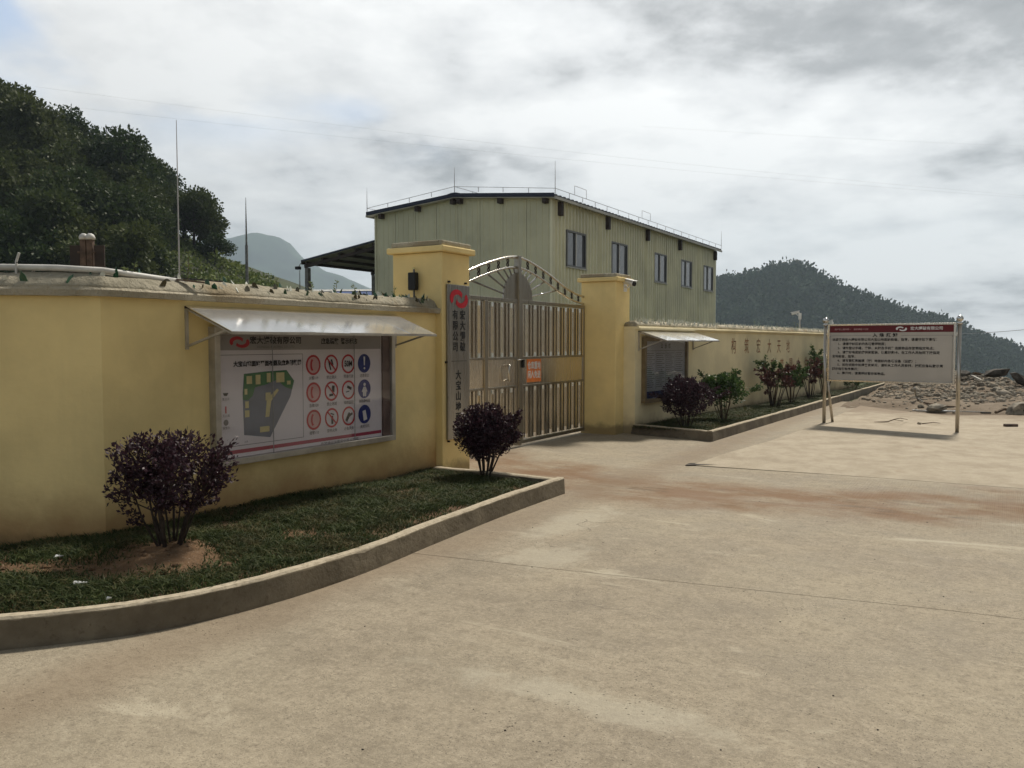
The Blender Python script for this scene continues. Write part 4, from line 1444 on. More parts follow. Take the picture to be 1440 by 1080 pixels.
for i, c in enumerate('宏大爆破'): put_text('lettering', c, 0.310, 1.475 - 0.127 * i, 0.118, M['ink'], NP, 1.0, 0.003)
for i, c in enumerate('有限公司'): put_text('lettering', c, 0.155, 1.475 - 0.127 * i, 0.118, M['ink'], NP, 1.0, 0.003)
for i, c in enumerate('大宝山地面站'): put_text('lettering', c, 0.215, 0.757 - 0.127 * i, 0.118, M['ink'], NP, 1.0, 0.003)
MB().box(0.07, 0.40, -0.0335, -0.0305, 0.928, 0.934).build('divider_line', M['ink'], NP)
for (x, z) in ((0.05, 1.87), (0.40, 1.87), (-0.012, 0.92), (0.03, -0.02)):
    MB().tube([(x, 0, z), (x, -0.03, z)], 0.012, 8).build('fixing_pin', M['brown_steel'], NP)


def emblem(parent, cx, cz, w, h, mat, y, name='emblem'):
    """two interlocking crescents, each a piece of its own"""
    def stroke(sg):
        poly = []
        for k in range(17):
            a = R(222 - 190 * k / 16)
            poly.append((-.13 + .37 * math.cos(a), .04 + .46 * math.sin(a)))
        for k in range(17):
            a = R(20 + 175 * k / 16)
            poly.append((-.09 + .24 * math.cos(a), -.07 + .30 * math.sin(a)))
        return [(cx + sg * px_ * w, cz + sg * pz_ * h) for px_, pz_ in poly]
    e = MB().prism(stroke(1), y, y + 0.002, 'y').build(name, mat, parent, fix=True)
    MB().prism(stroke(-1), y, y + 0.002, 'y').build(name, mat, parent, fix=True)
    return e


emblem(NP, 0.235, 1.675, 0.38, 0.22, M['red_logo'], -0.0335)

# ------------------------------------------------------------------ notice board on the near wall
NB = thing('notice_board', 'large glazed notice board of safety symbols and a site map on the near yellow wall', 'notice board', (-5.745, 4.73, 0.0), PI / 2)
BX0, BX1, BZ0, BZ1 = -0.03, 2.36, 0.545, 1.735
mb = MB()
fw = 0.055
mb.box(BX0, BX1, -0.085, 0, BZ0, BZ0 + fw); mb.box(BX0, BX1, -0.085, 0, BZ1 - fw, BZ1)
mb.box(BX0, BX0 + fw, -0.085, 0, BZ0 + fw, BZ1 - fw); mb.box(BX1 - fw, BX1, -0.085, 0, BZ0 + fw, BZ1 - fw)
mb.build('frame', M['alu_frame'], NB, bevel=0.004)
mb = MB(); mb.box(BX1 - fw - 0.115, BX1 - fw - 0.004, -0.05, -0.012, BZ0 + fw + .002, BZ1 - fw - .002); mb.build('side_panel', simple('board_side', (0.17, 0.12, 0.10), 0.5), NB)
back = MB().box(BX0 + fw + .002, BX1 - fw - 0.118, -0.030, -0.004, BZ0 + fw + .002, BZ1 - fw - .002).build('poster', M['poster'], NB)
PY = -0.0315


def flat(poly, mat, name, parent, y=PY):
    return MB().prism(poly, y, y + 0.0012, 'y').build(name, mat, parent, fix=True)


def rect(x0, x1, z0, z1): return [(x0, z0), (x1, z0), (x1, z1), (x0, z1)]


def disk(cx, cz, r, n=28): return [(cx + r * math.cos(2 * PI * k / n), cz + r * math.sin(2 * PI * k / n)) for k in range(n)]


flat(rect(0.035, 2.175, 1.535, 1.672), M['header_shade'], 'header_band', NB)  # grey strip paints the canopy's shade across the header
flat(rect(0.035, 2.175, 0.635, 0.668), M['crimson'], 'stripe', NB)
hb_ = emblem(NB, 0.275, 1.605, 0.22, 0.10, M['red'], PY - 0.0015)
yz = PY - 0.0022
put_text('lettering', '宏大爆破有限公司', 0.70, 1.618, 0.070, M['ink'], NB, 1.12)
put_text('lettering', 'HONGDA BLASTING CO., LTD.', 0.70, 1.562, 0.030, M['print_grey'], NB, 1.1, 0)
put_text('lettering', '应急疏散', 1.40, 1.612, 0.062, M['ink'], NB, 1.0)
put_text('lettering', '警示标志', 1.68, 1.612, 0.062, M['ink'], NB, 1.0)
put_text('lettering', '大宝山地面站平面布置及应急疏散图', 0.605, 1.412, 0.052, M['ink'], NB, 0.97)
put_text('lettering', '严禁烟火注意安全服从指挥', 1.53, 0.605, 0.040, M['print_grey'], NB, 1.15, 0)
# map box outline
for a in (rect(0.06, 1.03, 1.492, 1.497), rect(0.06, 1.03, 0.700, 0.705), rect(0.06, 0.064, 0.705, 1.492), rect(1.026, 1.030, 0.705, 1.492)):
    flat(a, M['print_grey'], 'border_line', NB)
mp = flat([(0.31, 0.79), (0.30, 1.16), (0.318, 1.328), (0.56, 1.342), (0.82, 1.348), (0.915, 1.245), (0.865, 1.10), (0.61, 0.742)], M['slate'], 'site_map', NB)
flat([(0.302, 1.10), (0.318, 1.326), (0.56, 1.340), (0.818, 1.346), (0.912, 1.245), (0.885, 1.165), (0.80, 1.19), (0.70, 1.262), (0.55, 1.22), (0.44, 1.205), (0.41, 1.13), (0.36, 1.095)], M['green'], 'map_lawn', mp, PY - 0.0014)
for (cx, cz, w, h) in ((0.375, 1.272, .06, .07), (0.475, 1.272, .055, .085), (0.60, 1.285, .045, .085), (0.74, 1.282, .10, .09), (0.845, 1.23, .045, .035), (0.335, 1.17, .03, .05), (0.345, 1.055, .04, .06), (0.345, 0.975, .05, .06), (0.545, 0.822, .11, .05), (0.59, 1.115, .06, .07)):
    flat(rect(cx - w / 2, cx + w / 2, cz - h / 2, cz + h / 2), M['cream'], 'map_block', mp, PY - 0.0026)
flat([(0.555, 0.93), (0.60, 0.93), (0.625, 1.07), (0.72, 1.165), (0.70, 1.18), (0.575, 1.09)], M['cream'], 'map_road', mp, PY - 0.0022)
flat([(0.085, 1.17), (0.145, 1.17), (0.13, 1.145), (0.10, 1.145)], M['ink'], 'legend_mark', NB)
flat(rect(0.108, 0.122, 0.995, 1.055), M['red'], 'legend_mark', NB)
flat(disk(0.115, 0.915, 0.026, 14), M['print_grey'], 'legend_mark', NB)
for z, s_ in ((1.115, '集合点'), (0.972, '灭火器'), (0.868, '摄像头')):
    put_text('lettering', s_, 0.115, z, 0.026, M['print_grey'], NB, 1.0, 0)
put_text('lettering', '比例', 0.33, 0.728, 0.020, M['print_grey'], NB, 1.0, 0)


def ring(cx, cz, r0, r1, mat, name, parent, y):
    n = 32
    mb = MB()
    v = []
    for rr_ in (r0, r1):
        for yy in (y, y + .0012):
            v += [(cx + rr_ * math.cos(2 * PI * k / n), yy, cz + rr_ * math.sin(2 * PI * k / n)) for k in range(n)]
    f = []
    for k in range(n):
        k2 = (k + 1) % n
        f += [(k, k2, 2 * n + k2, 2 * n + k), (n + k, 3 * n + k, 3 * n + k2, n + k2), (2 * n + k, 2 * n + k2, 3 * n + k2, 3 * n + k), (k, n + k, n + k2, k2)]
    mb.add(v, f)
    return mb.build(name, mat, parent, fix=True)


def bar2(x0, z0, x1, z1, w):
    dx, dz = x1 - x0, z1 - z0; l = math.hypot(dx, dz); nx, nz = -dz / l * w / 2, dx / l * w / 2
    return [(x0 + nx, z0 + nz), (x0 - nx, z0 - nz), (x1 - nx, z1 - nz), (x1 + nx, z1 + nz)]


CAP = [['火警119', '禁止烟火', '限速行驶', '注意安全'], ['急救120', '禁止跨越', '视频监控', '穿防静电服'], ['报警110', '禁带火种', '必备灭火', '关闭手机']]
for row in range(3):
    for col in range(4):
        cx, cz = (1.168, 1.417, 1.664, 1.909)[col], (1.386, 1.121, 0.856)[row]
        if col == 3:
            d = flat(disk(cx, cz, 0.098), M['blue'], 'safety_symbol', NB)
        elif col == 0:
            d = flat(disk(cx, cz, 0.099), M['pink'], 'safety_symbol', NB)
            ring(cx, cz, 0.078, 0.098, M['red'], 'ring', d, PY - .0014)
        else:
            d = ring(cx, cz, 0.078, 0.098, M['red'], 'safety_symbol', NB, PY)
        y2 = PY - .0026
        g_ = MB()
        gm = M['ink']
        if col == 0:
            gm = M['red']
            arcp = [(cx - .012 - .030 * math.cos(a), cz + .062 * math.sin(a)) for a in np.linspace(-1.2, 1.2, 9)] + [(cx + .010 - .030 * math.cos(a), cz + .052 * math.sin(a)) for a in np.linspace(1.2, -1.2, 9)]
            g_.prism(arcp, y2, y2 + .001, 'y')
        elif (row, col) == (0, 1):
            g_.prism(bar2(cx - .04, cz + .045, cx - .01, cz - .055, .016), y2, y2 + .001, 'y'); g_.prism(bar2(cx + .0, cz + .05, cx + .02, cz - .01, .022), y2, y2 + .001, 'y')
        elif (row, col) == (1, 1):
            g_.prism(bar2(cx + .025, cz + .055, cx + .02, cz - .01, .036), y2, y2 + .001, 'y'); g_.prism(bar2(cx - .035, cz - .04, cx + .02, cz - .035, .024), y2, y2 + .001, 'y')
        elif (row, col) == (2, 1):
            g_.prism(bar2(cx + .004, cz + .02, cx + .004, cz - .062, .026), y2, y2 + .001, 'y'); g_.prism(bar2(cx - .02, cz + .045, cx + .03, cz + .03, .012), y2, y2 + .001, 'y')
        elif (row, col) == (1, 2):
            g_.prism(bar2(cx - .02, cz + .035, cx + .042, cz + .01, .028), y2, y2 + .001, 'y'); g_.prism(bar2(cx - .04, cz - .02, cx + .01, cz - .012, .010), y2, y2 + .001, 'y')
        elif (row, col) == (2, 2):
            g_.prism(bar2(cx - .04, cz - .05, cx + .015, cz + .03, .036), y2, y2 + .001, 'y'); g_.prism(bar2(cx - .0, cz + .0, cx + .055, cz + .025, .024), y2, y2 + .001, 'y')
        elif (row, col) == (0, 3):
            gm = M['white']; g_.prism([(cx - .012, cz + .07), (cx + .012, cz + .07), (cx + .007, cz - .02), (cx - .007, cz - .02)], y2, y2 + .001, 'y'); g_.prism(disk(cx, cz - .05, .012, 12), y2, y2 + .001, 'y')
        elif (row, col) == (1, 3):
            gm = M['white']; g_.prism(disk(cx, cz + .045, .018, 12), y2, y2 + .001, 'y')
            g_.prism([(cx - .018, cz + .022), (cx + .018, cz + .022), (cx + .045, cz - .03), (cx + .028, cz - .03), (cx + .022, cz - .078), (cx + .004, cz - .078), (cx, cz - .03), (cx - .004, cz - .078), (cx - .022, cz - .078), (cx - .028, cz - .03), (cx - .045, cz - .03)], y2, y2 + .001, 'y')
        elif (row, col) == (2, 3):
            gm = M['white']; g_.prism([(cx - .035, cz + .035), (cx + .012, cz + .045), (cx + .038, cz - .055), (cx - .018, cz - .068)], y2, y2 + .001, 'y')
        if g_.v:
            g_.build('pictogram', gm, d, fix=True)
        if (row, col) == (0, 2):
            yz = y2; put_text('lettering', '50M', cx, cz, 0.085, M['ink'], d, 0.8, 0.002)
        if col == 1:
            flat(bar2(cx - .058, cz + .058, cx + .058, cz - .058, .016), M['red'], 'slash', d, PY - .0040)
        yz = PY - 0.0022
        put_text('lettering', CAP[row][col], cx, cz - 0.128, 0.038, M['ink'], d, 0.95, 0)
MB().box(BX0 + fw + .001, BX1 - fw - .001, -0.066, -0.062, BZ0 + fw + .001, BZ1 - fw - .001).build('glass', M['glass_front'], NB)
for x in (0.62, 1.72):
    MB().box(x - .003, x + .003, -0.0665, -0.0615, BZ0 + fw, BZ1 - fw).build('glass_joint', simple('joint', (0.25, 0.25, 0.25), 0.4), NB)


def canopy_on_wall(name_label, loc, rz, x0, x1, zt, drop, proj, ns, group='metal rain canopies over the notice boards', mat=None):
    t = thing('rain_canopy', name_label, 'canopy', loc, rz, group)
    mb = MB()
    n_ = ns
    for i in range(n_):
        a = x0 + (x1 - x0) * i / n_; b = x0 + (x1 - x0) * (i + 1) / n_
        e = 0.002 * (i % 2)
        sheet = MB()
        sk = 0.0025 * math.sin(i * 2.1)
        sheet.add([(a, -0.01, zt + e), (b, -0.01, zt + e), (b, -proj, zt - drop + e + sk), (a, -proj, zt - drop + e - sk), (a, -0.01, zt - .006 + e), (b, -0.01, zt - .006 + e), (b, -proj, zt - drop - .006 + e + sk), (a, -proj, zt - drop - .006 + e - sk)],
                  [(0, 3, 2, 1), (4, 5, 6, 7), (0, 1, 5, 4), (1, 2, 6, 5), (2, 3, 7, 6), (3, 0, 4, 7)])
        sheet.build('sheet', mat or M['alu'], t)
    MB().rod((x0, -proj + .004, zt - drop - .012), (x1, -proj + .004, zt - drop - .012), 0.02, 0.020).build('edge_trim', M['alu_frame'], t)
    MB().box(x0, x1, -0.02, 0, zt - .026, zt - .008).build('wall_batten', M['brown_steel'], t)
    for x in (x0 + 0.01, x1 - 0.01):
        arm = MB()
        arm.rod((x, -0.012, zt - 0.03), (x, -0.012, zt - 0.36), 0.022, 0.022)
        arm.rod((x, -0.015, zt - 0.335), (x, -proj * 0.86, zt - drop * 0.86 - 0.022), 0.018, 0.018)
        arm.rod((x, -0.015, zt - 0.03), (x, -proj * 0.98, zt - drop * 0.98 - 0.020), 0.016, 0.014)
        arm.build('bracket', M['alu_frame'], t)
    return t


canopy_on_wall('long aluminium rain canopy over the large notice board on the near wall', (-5.745, 4.45, 0), PI / 2, 0.02, 2.74, 1.905, 0.215, 0.56, 6)

# ------------------------------------------------------------------ small notice board on the far wall
q = rw(-0.17)
SB = thing('notice_board', 'smaller glazed notice board with grey tables behind the purple shrub, right of the gate', 'notice board', (q[0], q[1], 0), RW_ANG)
mb = MB(); fw = 0.07
bx0, bx1, bz0, bz1 = 0.0, 1.95, 0.52, 1.70
mb.box(bx0, bx1, -0.08, 0, bz0, bz0 + fw); mb.box(bx0, bx1, -0.08, 0, bz1 - fw, bz1); mb.box(bx0, bx0 + fw, -0.08, 0, bz0 + fw, bz1 - fw); mb.box(bx1 - fw, bx1, -0.08, 0, bz0 + fw, bz1 - fw)
mb.build('frame', simple('bronze_frame', (0.22, 0.17, 0.10), 0.45, 0.4), SB, bevel=0.004)
MB().box(bx0 + fw + .002, bx1 - fw - .002, -0.03, -0.004, bz0 + fw + .002, bz1 - fw - .002).build('poster', simple('grey_blue_poster', (0.46, 0.49, 0.52), 0.5, 0, 0.06, 3), SB)
mb = MB()
for x in (0.55, 0.98, 1.40): mb.prism(rect(x - .004, x + .004, 0.75, 1.45), PY, PY + .001, 'y')
mb.prism(rect(0.12, 1.83, 1.45, 1.458), PY, PY + .001, 'y')
for c_ in range(4):
    for k in range(17):
        x = 0.14 + 0.43 * c_; z = 1.40 - k * 0.038
        mb.prism(rect(x, x + 0.30 + 0.06 * math.sin(k * 2.7 + c_), z, z + .012), PY, PY + .001, 'y')
mb.build('printed_table', M['print_grey'], SB, fix=True)
flat(rect(0.12, 0.9, 0.60, 0.72), M['blue'], 'printed_picture', SB)
yz = PY - .002
for i, c in enumerate('公示栏'): put_text('lettering', c, 0.80 + .17 * i, 1.535, 0.10, M['ink'], SB, 1.0)
MB().box(bx0 + fw + .001, bx1 - fw - .001, -0.062, -0.058, bz0 + fw + .001, bz1 - fw - .001).build('glass', m_glass_front('notice_glass_sky', 2.6), SB)
canopy_on_wall('short ribbed aluminium rain canopy over the small notice board right of the gate', (q[0], q[1], 0), RW_ANG, -0.14, 2.36, 1.815, 0.17, 0.55, 8)


# ------------------------------------------------------------------ sensor, cameras
AS = thing('alarm_sensor', 'black box sensor on a short pole beside the left pillar, above the wall top', 'sensor', (-6.02, 7.90, 2.10))
MB().tube([(0, 0, -0.05), (0, 0, 0.37)], 0.012, 8).build('pole', M['grey_steel'], AS)
MB().box(-0.055, 0.055, -0.055, 0.02, 0.12, 0.33).build('housing', M['black'], AS, bevel=0.012)
MB().tube([(0, 0, 0.37), (0, 0, 0.39)], 0.018, 8).build('pole_cap', M['cream'], AS)


def cctv(loc, rz, label, pole_h, sc=0.68):
    t = thing('security_camera', label, 'camera', loc, rz, 'security cameras')
    t.scale = (sc, sc, sc); pole_h /= sc
    if pole_h:
        MB().tube([(0, 0, 0), (0, 0, pole_h)], 0.035, 10).build('pole', M['white_pipe'], t, smooth=True)
        MB().box(-0.06, 0.06, -0.05, 0.05, pole_h - 0.20, pole_h + 0.06).build('junction_box', M['white'], t, bevel=0.01)
        z = pole_h + 0.02
    else:
        MB().box(0, 0.02, -0.05, 0.05, -0.12, 0.08).build('wall_plate', M['white'], t, bevel=0.004)
        z = 0.0
    MB().tube([(0.01, 0, z - .02), (0.10, 0, z - .04), (0.16, 0, z + 0.03)], 0.02, 8).build('arm', M['white'], t, smooth=True)
    b = MB(); n_ = 14
    b.tube([(0.02, -0.03, z + 0.10), (0.34, -0.05, z + 0.02)], [0.055, 0.058], n_)
    b.build('housing', M['white'], t, smooth=False, bevel=0.006)
    v = MB(); v.rod((0.0, -0.028, z + 0.158), (0.38, -0.052, z + 0.075), 0.13, 0.012); v.build('sun_visor', M['white'], t, bevel=0.004)
    MB().tube([(0.335, -0.05, z + 0.021), (0.352, -0.052, z + 0.017)], 0.050, n_).build('lens', M['black'], t)
    return t


cctv((-5.752, 13.62, 2.60), R(-25), 'white bullet camera fixed near the top of the right gate pillar', 0, .85)
q = rw(10.9, -0.30)
cctv((q[0], q[1], 1.85), R(200), 'white bullet camera on a post behind the middle of the long wall', 0.56)
q = rw(15.5, -0.5)
cctv((q[0], q[1], 1.75), R(150), 'small white camera on a post half hidden behind the sign', 0.50)


# ------------------------------------------------------------------ warehouse
WX1, WY0 = -12.65, 23.87          # corner nearest the gate
WX0, WY1 = WX1 - 7.27, WY0 + 17.75
EAVE, RIDGE = 6.30, 6.64
WXM = (WX0 + WX1) / 2
WH = thing('warehouse', 'two-storey olive metal-clad warehouse with shallow gable roof behind the gate', 'warehouse', (WXM, (WY0 + WY1) / 2, 0))
wb = lambda mb, nm, mat, par=None, **k: mb.build(nm, mat, par or WH, world=True, **k)
# dark lining behind the cladding
mb = MB(); mb.prism([(WX0 + .06, -0.1), (WX1 - .06, -0.1), (WX1 - .06, EAVE - .02), (WXM, RIDGE - .08), (WX0 + .06, EAVE - .02)], WY0 + .06, WY1 - .06, 'y')
wb(mb, 'inner_wall', M['roof_grey'], fix=True)


def gz_(x): return RIDGE - .05 - (RIDGE - .05 - EAVE) * abs(x - WXM) / (WX1 - WXM)


# end wall: flat cladding panels with shallow ribs
npan = 8
pw = (WX1 - WX0) / npan
for i in range(npan):
    a = WX0 + i * pw + .008; b = WX0 + (i + 1) * pw - .008
    xs = [a]; ys = [0.0]
    for k in range(4):
        c0 = a + (b - a) * (k + .5) / 4
        xs += [c0 - .034, c0 - .018, c0 + .018, c0 + .034]; ys += [0, .016, .016, 0]
    xs.append(b); ys.append(0)
    V_ = []; F_ = []
    m_ = len(xs)
    for x, y in zip(xs, ys): V_ += [(x, WY0 - y, -0.1), (x, WY0 - y, gz_(x))]
    for j in range(m_ - 1): F_.append((2 * j, 2 * j + 2, 2 * j + 3, 2 * j + 1))
    o_ = len(V_)
    V_ += [(a, WY0 + .03, -0.1), (a, WY0 + .03, gz_(a)), (b, WY0 + .03, -0.1), (b, WY0 + .03, gz_(b))]
    F_ += [(o_, 0, 1, o_ + 1), (2 * m_ - 2, o_ + 2, o_ + 3, 2 * m_ - 1)]
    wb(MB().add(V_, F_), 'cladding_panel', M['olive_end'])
wb(MB().box(WX1 - .02, WX1 + .055, WY0 - .03, WY0 + .07, -0.1, EAVE - .03), 'corner_flashing', M['olive_side'])
wb(MB().box(WX0 - .05, WX0 + .03, WY0 - .03, WY0 + .07, -0.1, EAVE - .03), 'corner_flashing', M['olive_end'])

# long wall: deep trapezoid ribs, sheets cut round the windows
WINS = [(1.02, 2.50), (4.72, 6.22), (9.10, 10.58), (12.45, 13.95), (15.75, 17.25)]
WZ0, WZ1 = 4.16, 5.37
PITCH = 0.25


def rib_sheet(y0, y1, z0, z1):
    ys = [y0]; xs = [0.0]
    k = math.floor(y0 / PITCH)
    while k * PITCH < y1:
        c_ = k * PITCH
        for dy, dx in ((0.060, 0), (0.085, .065), (0.165, .065), (0.190, 0)):
            yy = c_ + dy
            if y0 < yy < y1: ys.append(yy); xs.append(dx)
        k += 1
    ys.append(y1); xs.append(0.0)
    V_ = []; F_ = []
    for y, x in zip(ys, xs): V_ += [(WX1 + x, WY0 + y, z0), (WX1 + x, WY0 + y, z1)]
    for j in range(len(ys) - 1): F_.append((2 * j, 2 * j + 2, 2 * j + 3, 2 * j + 1))
    n_ = len(ys)
    o_ = len(V_)
    V_ += [(WX1 - .02, WY0 + y0, z0), (WX1 - .02, WY0 + y0, z1), (WX1 - .02, WY0 + y1, z0), (WX1 - .02, WY0 + y1, z1)]
    F_ += [(o_, 0, 1, o_ + 1), (2 * n_ - 2, o_ + 2, o_ + 3, 2 * n_ - 1)]
    F_.append(tuple(2 * j + 1 for j in range(n_)) + (o_ + 3, o_ + 1))
    return MB().add(V_, F_)


cur = 0.06
edges = []
for a, b in WINS + [(17.75, 17.75)]:
    nseg = max(1, round((a - cur) / 1.0))
    for i in range(nseg):
        edges.append((cur + (a - cur) * i / nseg, cur + (a - cur) * (i + 1) / nseg))
    cur = b
g_ = 0.004
for a, b in edges:
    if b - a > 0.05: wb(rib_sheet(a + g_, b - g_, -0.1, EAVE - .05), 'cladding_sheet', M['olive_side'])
for a, b in WINS:
    wb(rib_sheet(a + g_, b - g_, -0.1, WZ0 - .01), 'cladding_sheet', M['olive_side'])
    wb(rib_sheet(a + g_, b - g_, WZ1 + .01, EAVE - .05), 'cladding_sheet', M['olive_side'])
    ya, yb = WY0 + a, WY0 + b
    f = MB(); w_ = .055
    f.box(WX1 - .05, WX1 + .067, ya + .005, ya + w_, WZ0, WZ1); f.box(WX1 - .05, WX1 + .067, yb - w_, yb - .005, WZ0, WZ1)
    f.box(WX1 - .05, WX1 + .067, ya + w_, yb - w_, WZ0, WZ0 + w_); f.box(WX1 - .05, WX1 + .067, ya + w_, yb - w_, WZ1 - w_, WZ1)
    win = wb(f, 'window', M['win_frame'])
    ym = (ya + yb) / 2
    wb(MB().box(WX1 + .012, WX1 + .020, ya + w_, ym, WZ0 + w_, WZ1 - w_), 'pane', M['pane'], win)
    wb(MB().box(WX1 + .028, WX1 + .036, ym, yb - w_, WZ0 + w_, WZ1 - w_), 'pane', M['pane'], win)
    wb(MB().box(WX1 + .010, WX1 + .050, ym - .03, ym + .03, WZ0 + w_, WZ1 - w_), 'mullion', M['mullion'], win)
    wb(MB().box(WX1 - .01, WX1 + .030, ym - .20, ym - .032, WZ0 + w_, WZ1 - w_), 'rubber_seal', M['win_dark'], win)
    wb(MB().box(WX1 - .01, WX1 + .044, yb - w_ - .20, yb - w_ - .002, WZ0 + w_, WZ1 - w_), 'rubber_seal', M['win_dark'], win)
    wb(MB().box(WX1 - .03, WX1 + .10, ya - .02, yb + .02, WZ0 - .045, WZ0 - .003), 'sill', M['roof_pale'], win)
wb(MB().box(WX1 - .03, WX1 + .05, WY1 - .08, WY1 + .03, -0.1, EAVE - .05), 'corner_flashing', M['olive_side'])
# back and far walls
wb(MB().box(WX0 - .04, WX0 + .05, WY0 + .08, WY1, -0.1, EAVE - .05), 'cladding_sheet', M['olive_side'])
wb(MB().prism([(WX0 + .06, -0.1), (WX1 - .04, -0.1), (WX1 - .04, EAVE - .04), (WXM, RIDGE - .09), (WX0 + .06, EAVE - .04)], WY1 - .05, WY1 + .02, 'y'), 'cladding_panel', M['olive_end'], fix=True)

# roof: two corrugated slopes, dark blue gable trim
OV = 0.24


def roof_slope(sg):
    xe = (WX1 + OV) if sg > 0 else (WX0 - OV)
    ze = EAVE + .01 - (RIDGE - EAVE) / (WX1 - WXM) * OV + .02
    V_ = []; F_ = []
    y = WY0 - OV; rows = []
    while y < WY1 + OV:
        for dy, dz in ((0, 0), (0.09, 0), (0.12, .045), (0.21, .045), (0.24, 0)):
            rows.append((y + dy, dz))
        y += 0.30
    for y, dz in rows:
        V_ += [(WXM, y, RIDGE + dz), (xe, y, ze + dz)]
    n_ = len(rows)
    for j in range(n_ - 1): F_.append((2 * j, 2 * j + 1, 2 * j + 3, 2 * j + 2) if sg > 0 else (2 * j, 2 * j + 2, 2 * j + 3, 2 * j + 1))
    o_ = len(V_)
    for y, dz in rows: V_ += [(WXM, y, RIDGE - .035), (xe, y, ze - .035)]
    for j in range(n_ - 1):
        F_.append((o_ + 2 * j, o_ + 2 * j + 2, o_ + 2 * j + 3, o_ + 2 * j + 1))
        F_.append((2 * j + 1, o_ + 2 * j + 1, o_ + 2 * j + 3, 2 * j + 3))
    F_.append((0, 1, o_ + 1, o_)); F_.append((2 * n_ - 2, 2 * n_ - 1, o_ + 2 * n_ - 1, o_ + 2 * n_ - 2))
    return MB().add(V_, F_), xe, ze


for sg in (1, -1):
    mb, xe, ze = roof_slope(sg)
    rf = wb(mb, 'roof_slope', M['roof_grey'], fix=True)
    v = MB(); v.rod((WXM, WY0 - OV - .02, RIDGE + .005), (xe, WY0 - OV - .02, ze + .005), 0.03, 0.12)
    wb(v, 'verge_trim', M['roof_blue'], rf)
    v = MB(); v.rod((WXM, WY0 - OV * .5, RIDGE - .075), (xe, WY0 - OV * .5, ze - .075), 0.26, 0.02)
    wb(v, 'soffit', M['roof_pale'], rf)
    v = MB(); v.box(min(xe, xe + sg * .05), max(xe, xe + sg * .05), WY0 - OV, WY1 + OV, ze - .12, ze - .037)
    wb(v, 'eave_trim', M['roof_pale'], rf)
v = MB(); v.prism([(WXM - .38, RIDGE + .02), (WXM - .1, RIDGE + .085), (WXM + .1, RIDGE + .085), (WXM + .38, RIDGE + .02)], WY0 - OV - .03, WY1 + OV, 'y')
wb(v, 'ridge_cap', M['roof_blue'], fix=True)

# dark purlin and rafter ends poking out under the eaves
for s_ in (0.42, 4.2, 8.15, 12.1, 17.35):
    wb(MB().box(WX1 + .068, WX1 + .20, WY0 + s_ - .09, WY0 + s_ + .09, EAVE - .56, EAVE - .12), 'eave_bracket', M['brown_steel'])
for x in (WX0 + .35, WX0 + 2.0, WXM - .12, WXM + .16, WX1 - 1.85, WX1 - .15):
    wb(MB().box(x - .07, x + .07, WY0 - .22, WY0 - .018, gz_(x) - .22, gz_(x) - .05), 'eave_bracket', M['brown_steel'])

# lightning rods and conductor on stand-offs round the roof edge
LR = MB()


def conductor(a, b, m_):
    a, b = Vector(a), Vector(b)
    for i in range(m_ + 1):
        p_ = a.lerp(b, i / m_)
        LR.tube([p_ - Vector((0, 0, .16)), p_], 0.010, 4)
    LR.tube([a, b], 0.009, 4)


ee = EAVE + .10
conductor((WX1 + .25, WY0 - .2, ee + .12), (WX1 + .25, WY1 + .2, ee + .12), 18)
conductor((WXM, WY0 - .2, RIDGE + .30), (WX1 + .25, WY0 - .2, ee + .12), 4)
conductor((WX0 - .25, WY0 - .2, ee + .12), (WXM, WY0 - .2, RIDGE + .30), 4)
conductor((WX0 - .25, WY0 - .2, ee + .12), (WX0 - .25, WY1 + .2, ee + .12), 18)
conductor((WXM, WY0 - .2, RIDGE + .30), (WXM, WY1 + .2, RIDGE + .30), 16)
for s_ in (1.2, 7.2):
    LR.tube([(WX1 + .25, WY0 + s_, ee + .12), (WX1 + .25, WY0 + s_, ee + .42), (WX1 + .25, WY0 + s_ + .9, ee + .42), (WX1 + .25, WY0 + s_ + .9, ee + .12)], 0.008, 4)
wb(LR, 'lightning_conductor', M['cable'])
for (x, y, z, h) in ((WX0 - .25, WY0 - .2, ee, .85), (WXM, WY0 - .2, RIDGE + .1, .85), (WX1 + .25, WY0 - .2, ee, .98), (WX1 + .25, WY1 + .2, ee, .85), (WX0 - .25, WY1 + .2, ee, .85)):
    wb(MB().tube([(x, y, z - .05), (x, y, z + .35), (x, y, z + h)], [0.013, 0.011, 0.004], 6), 'lightning_rod', M['cable'])

# ------------------------------------------------------------------ open shelter against the back of the warehouse
OS = thing('lean_to_shelter', 'open lean-to shelter with pale sheet roof on posts, left of the warehouse', 'shelter', (WX0 - 1.9, WY0 + 3.2, 0))
hx0, hx1 = WX0 - 3.55, WX0 - .06
hz0, hz1 = 4.78, 5.30
mb = MB(); mb.prism([(hx0 - .2, hz0 - .03), (hx1, hz1), (hx1, hz1 + .03), (hx0 - .2, hz0)], WY0, WY0 + 9.0, 'y')
wb(mb, 'roof_sheet', M['roof_pale'], OS, fix=True)
for k in range(5):
    f = k / 4
    x, z = hx0 + (hx1 - .1 - hx0) * f, hz0 + (hz1 - hz0) * f
    wb(MB().box(x - .04, x + .04, WY0 + .02, WY0 + 9.0, z - .14, z - .035), 'purlin', M['brown_steel'], OS)
for y in (WY0 + .12, WY0 + 4.1, WY0 + 8.2):
    v = MB(); v.rod((hx0 - .15, y, hz0 - .20), (hx1, y, hz1 - .18), 0.08, 0.12); wb(v, 'rafter', M['brown_steel'], OS)
    wb(MB().box(hx0 - .08, hx0 + .08, y - .08, y + .08, -0.1, hz0 - .26), 'post', M['grey_steel'], OS)
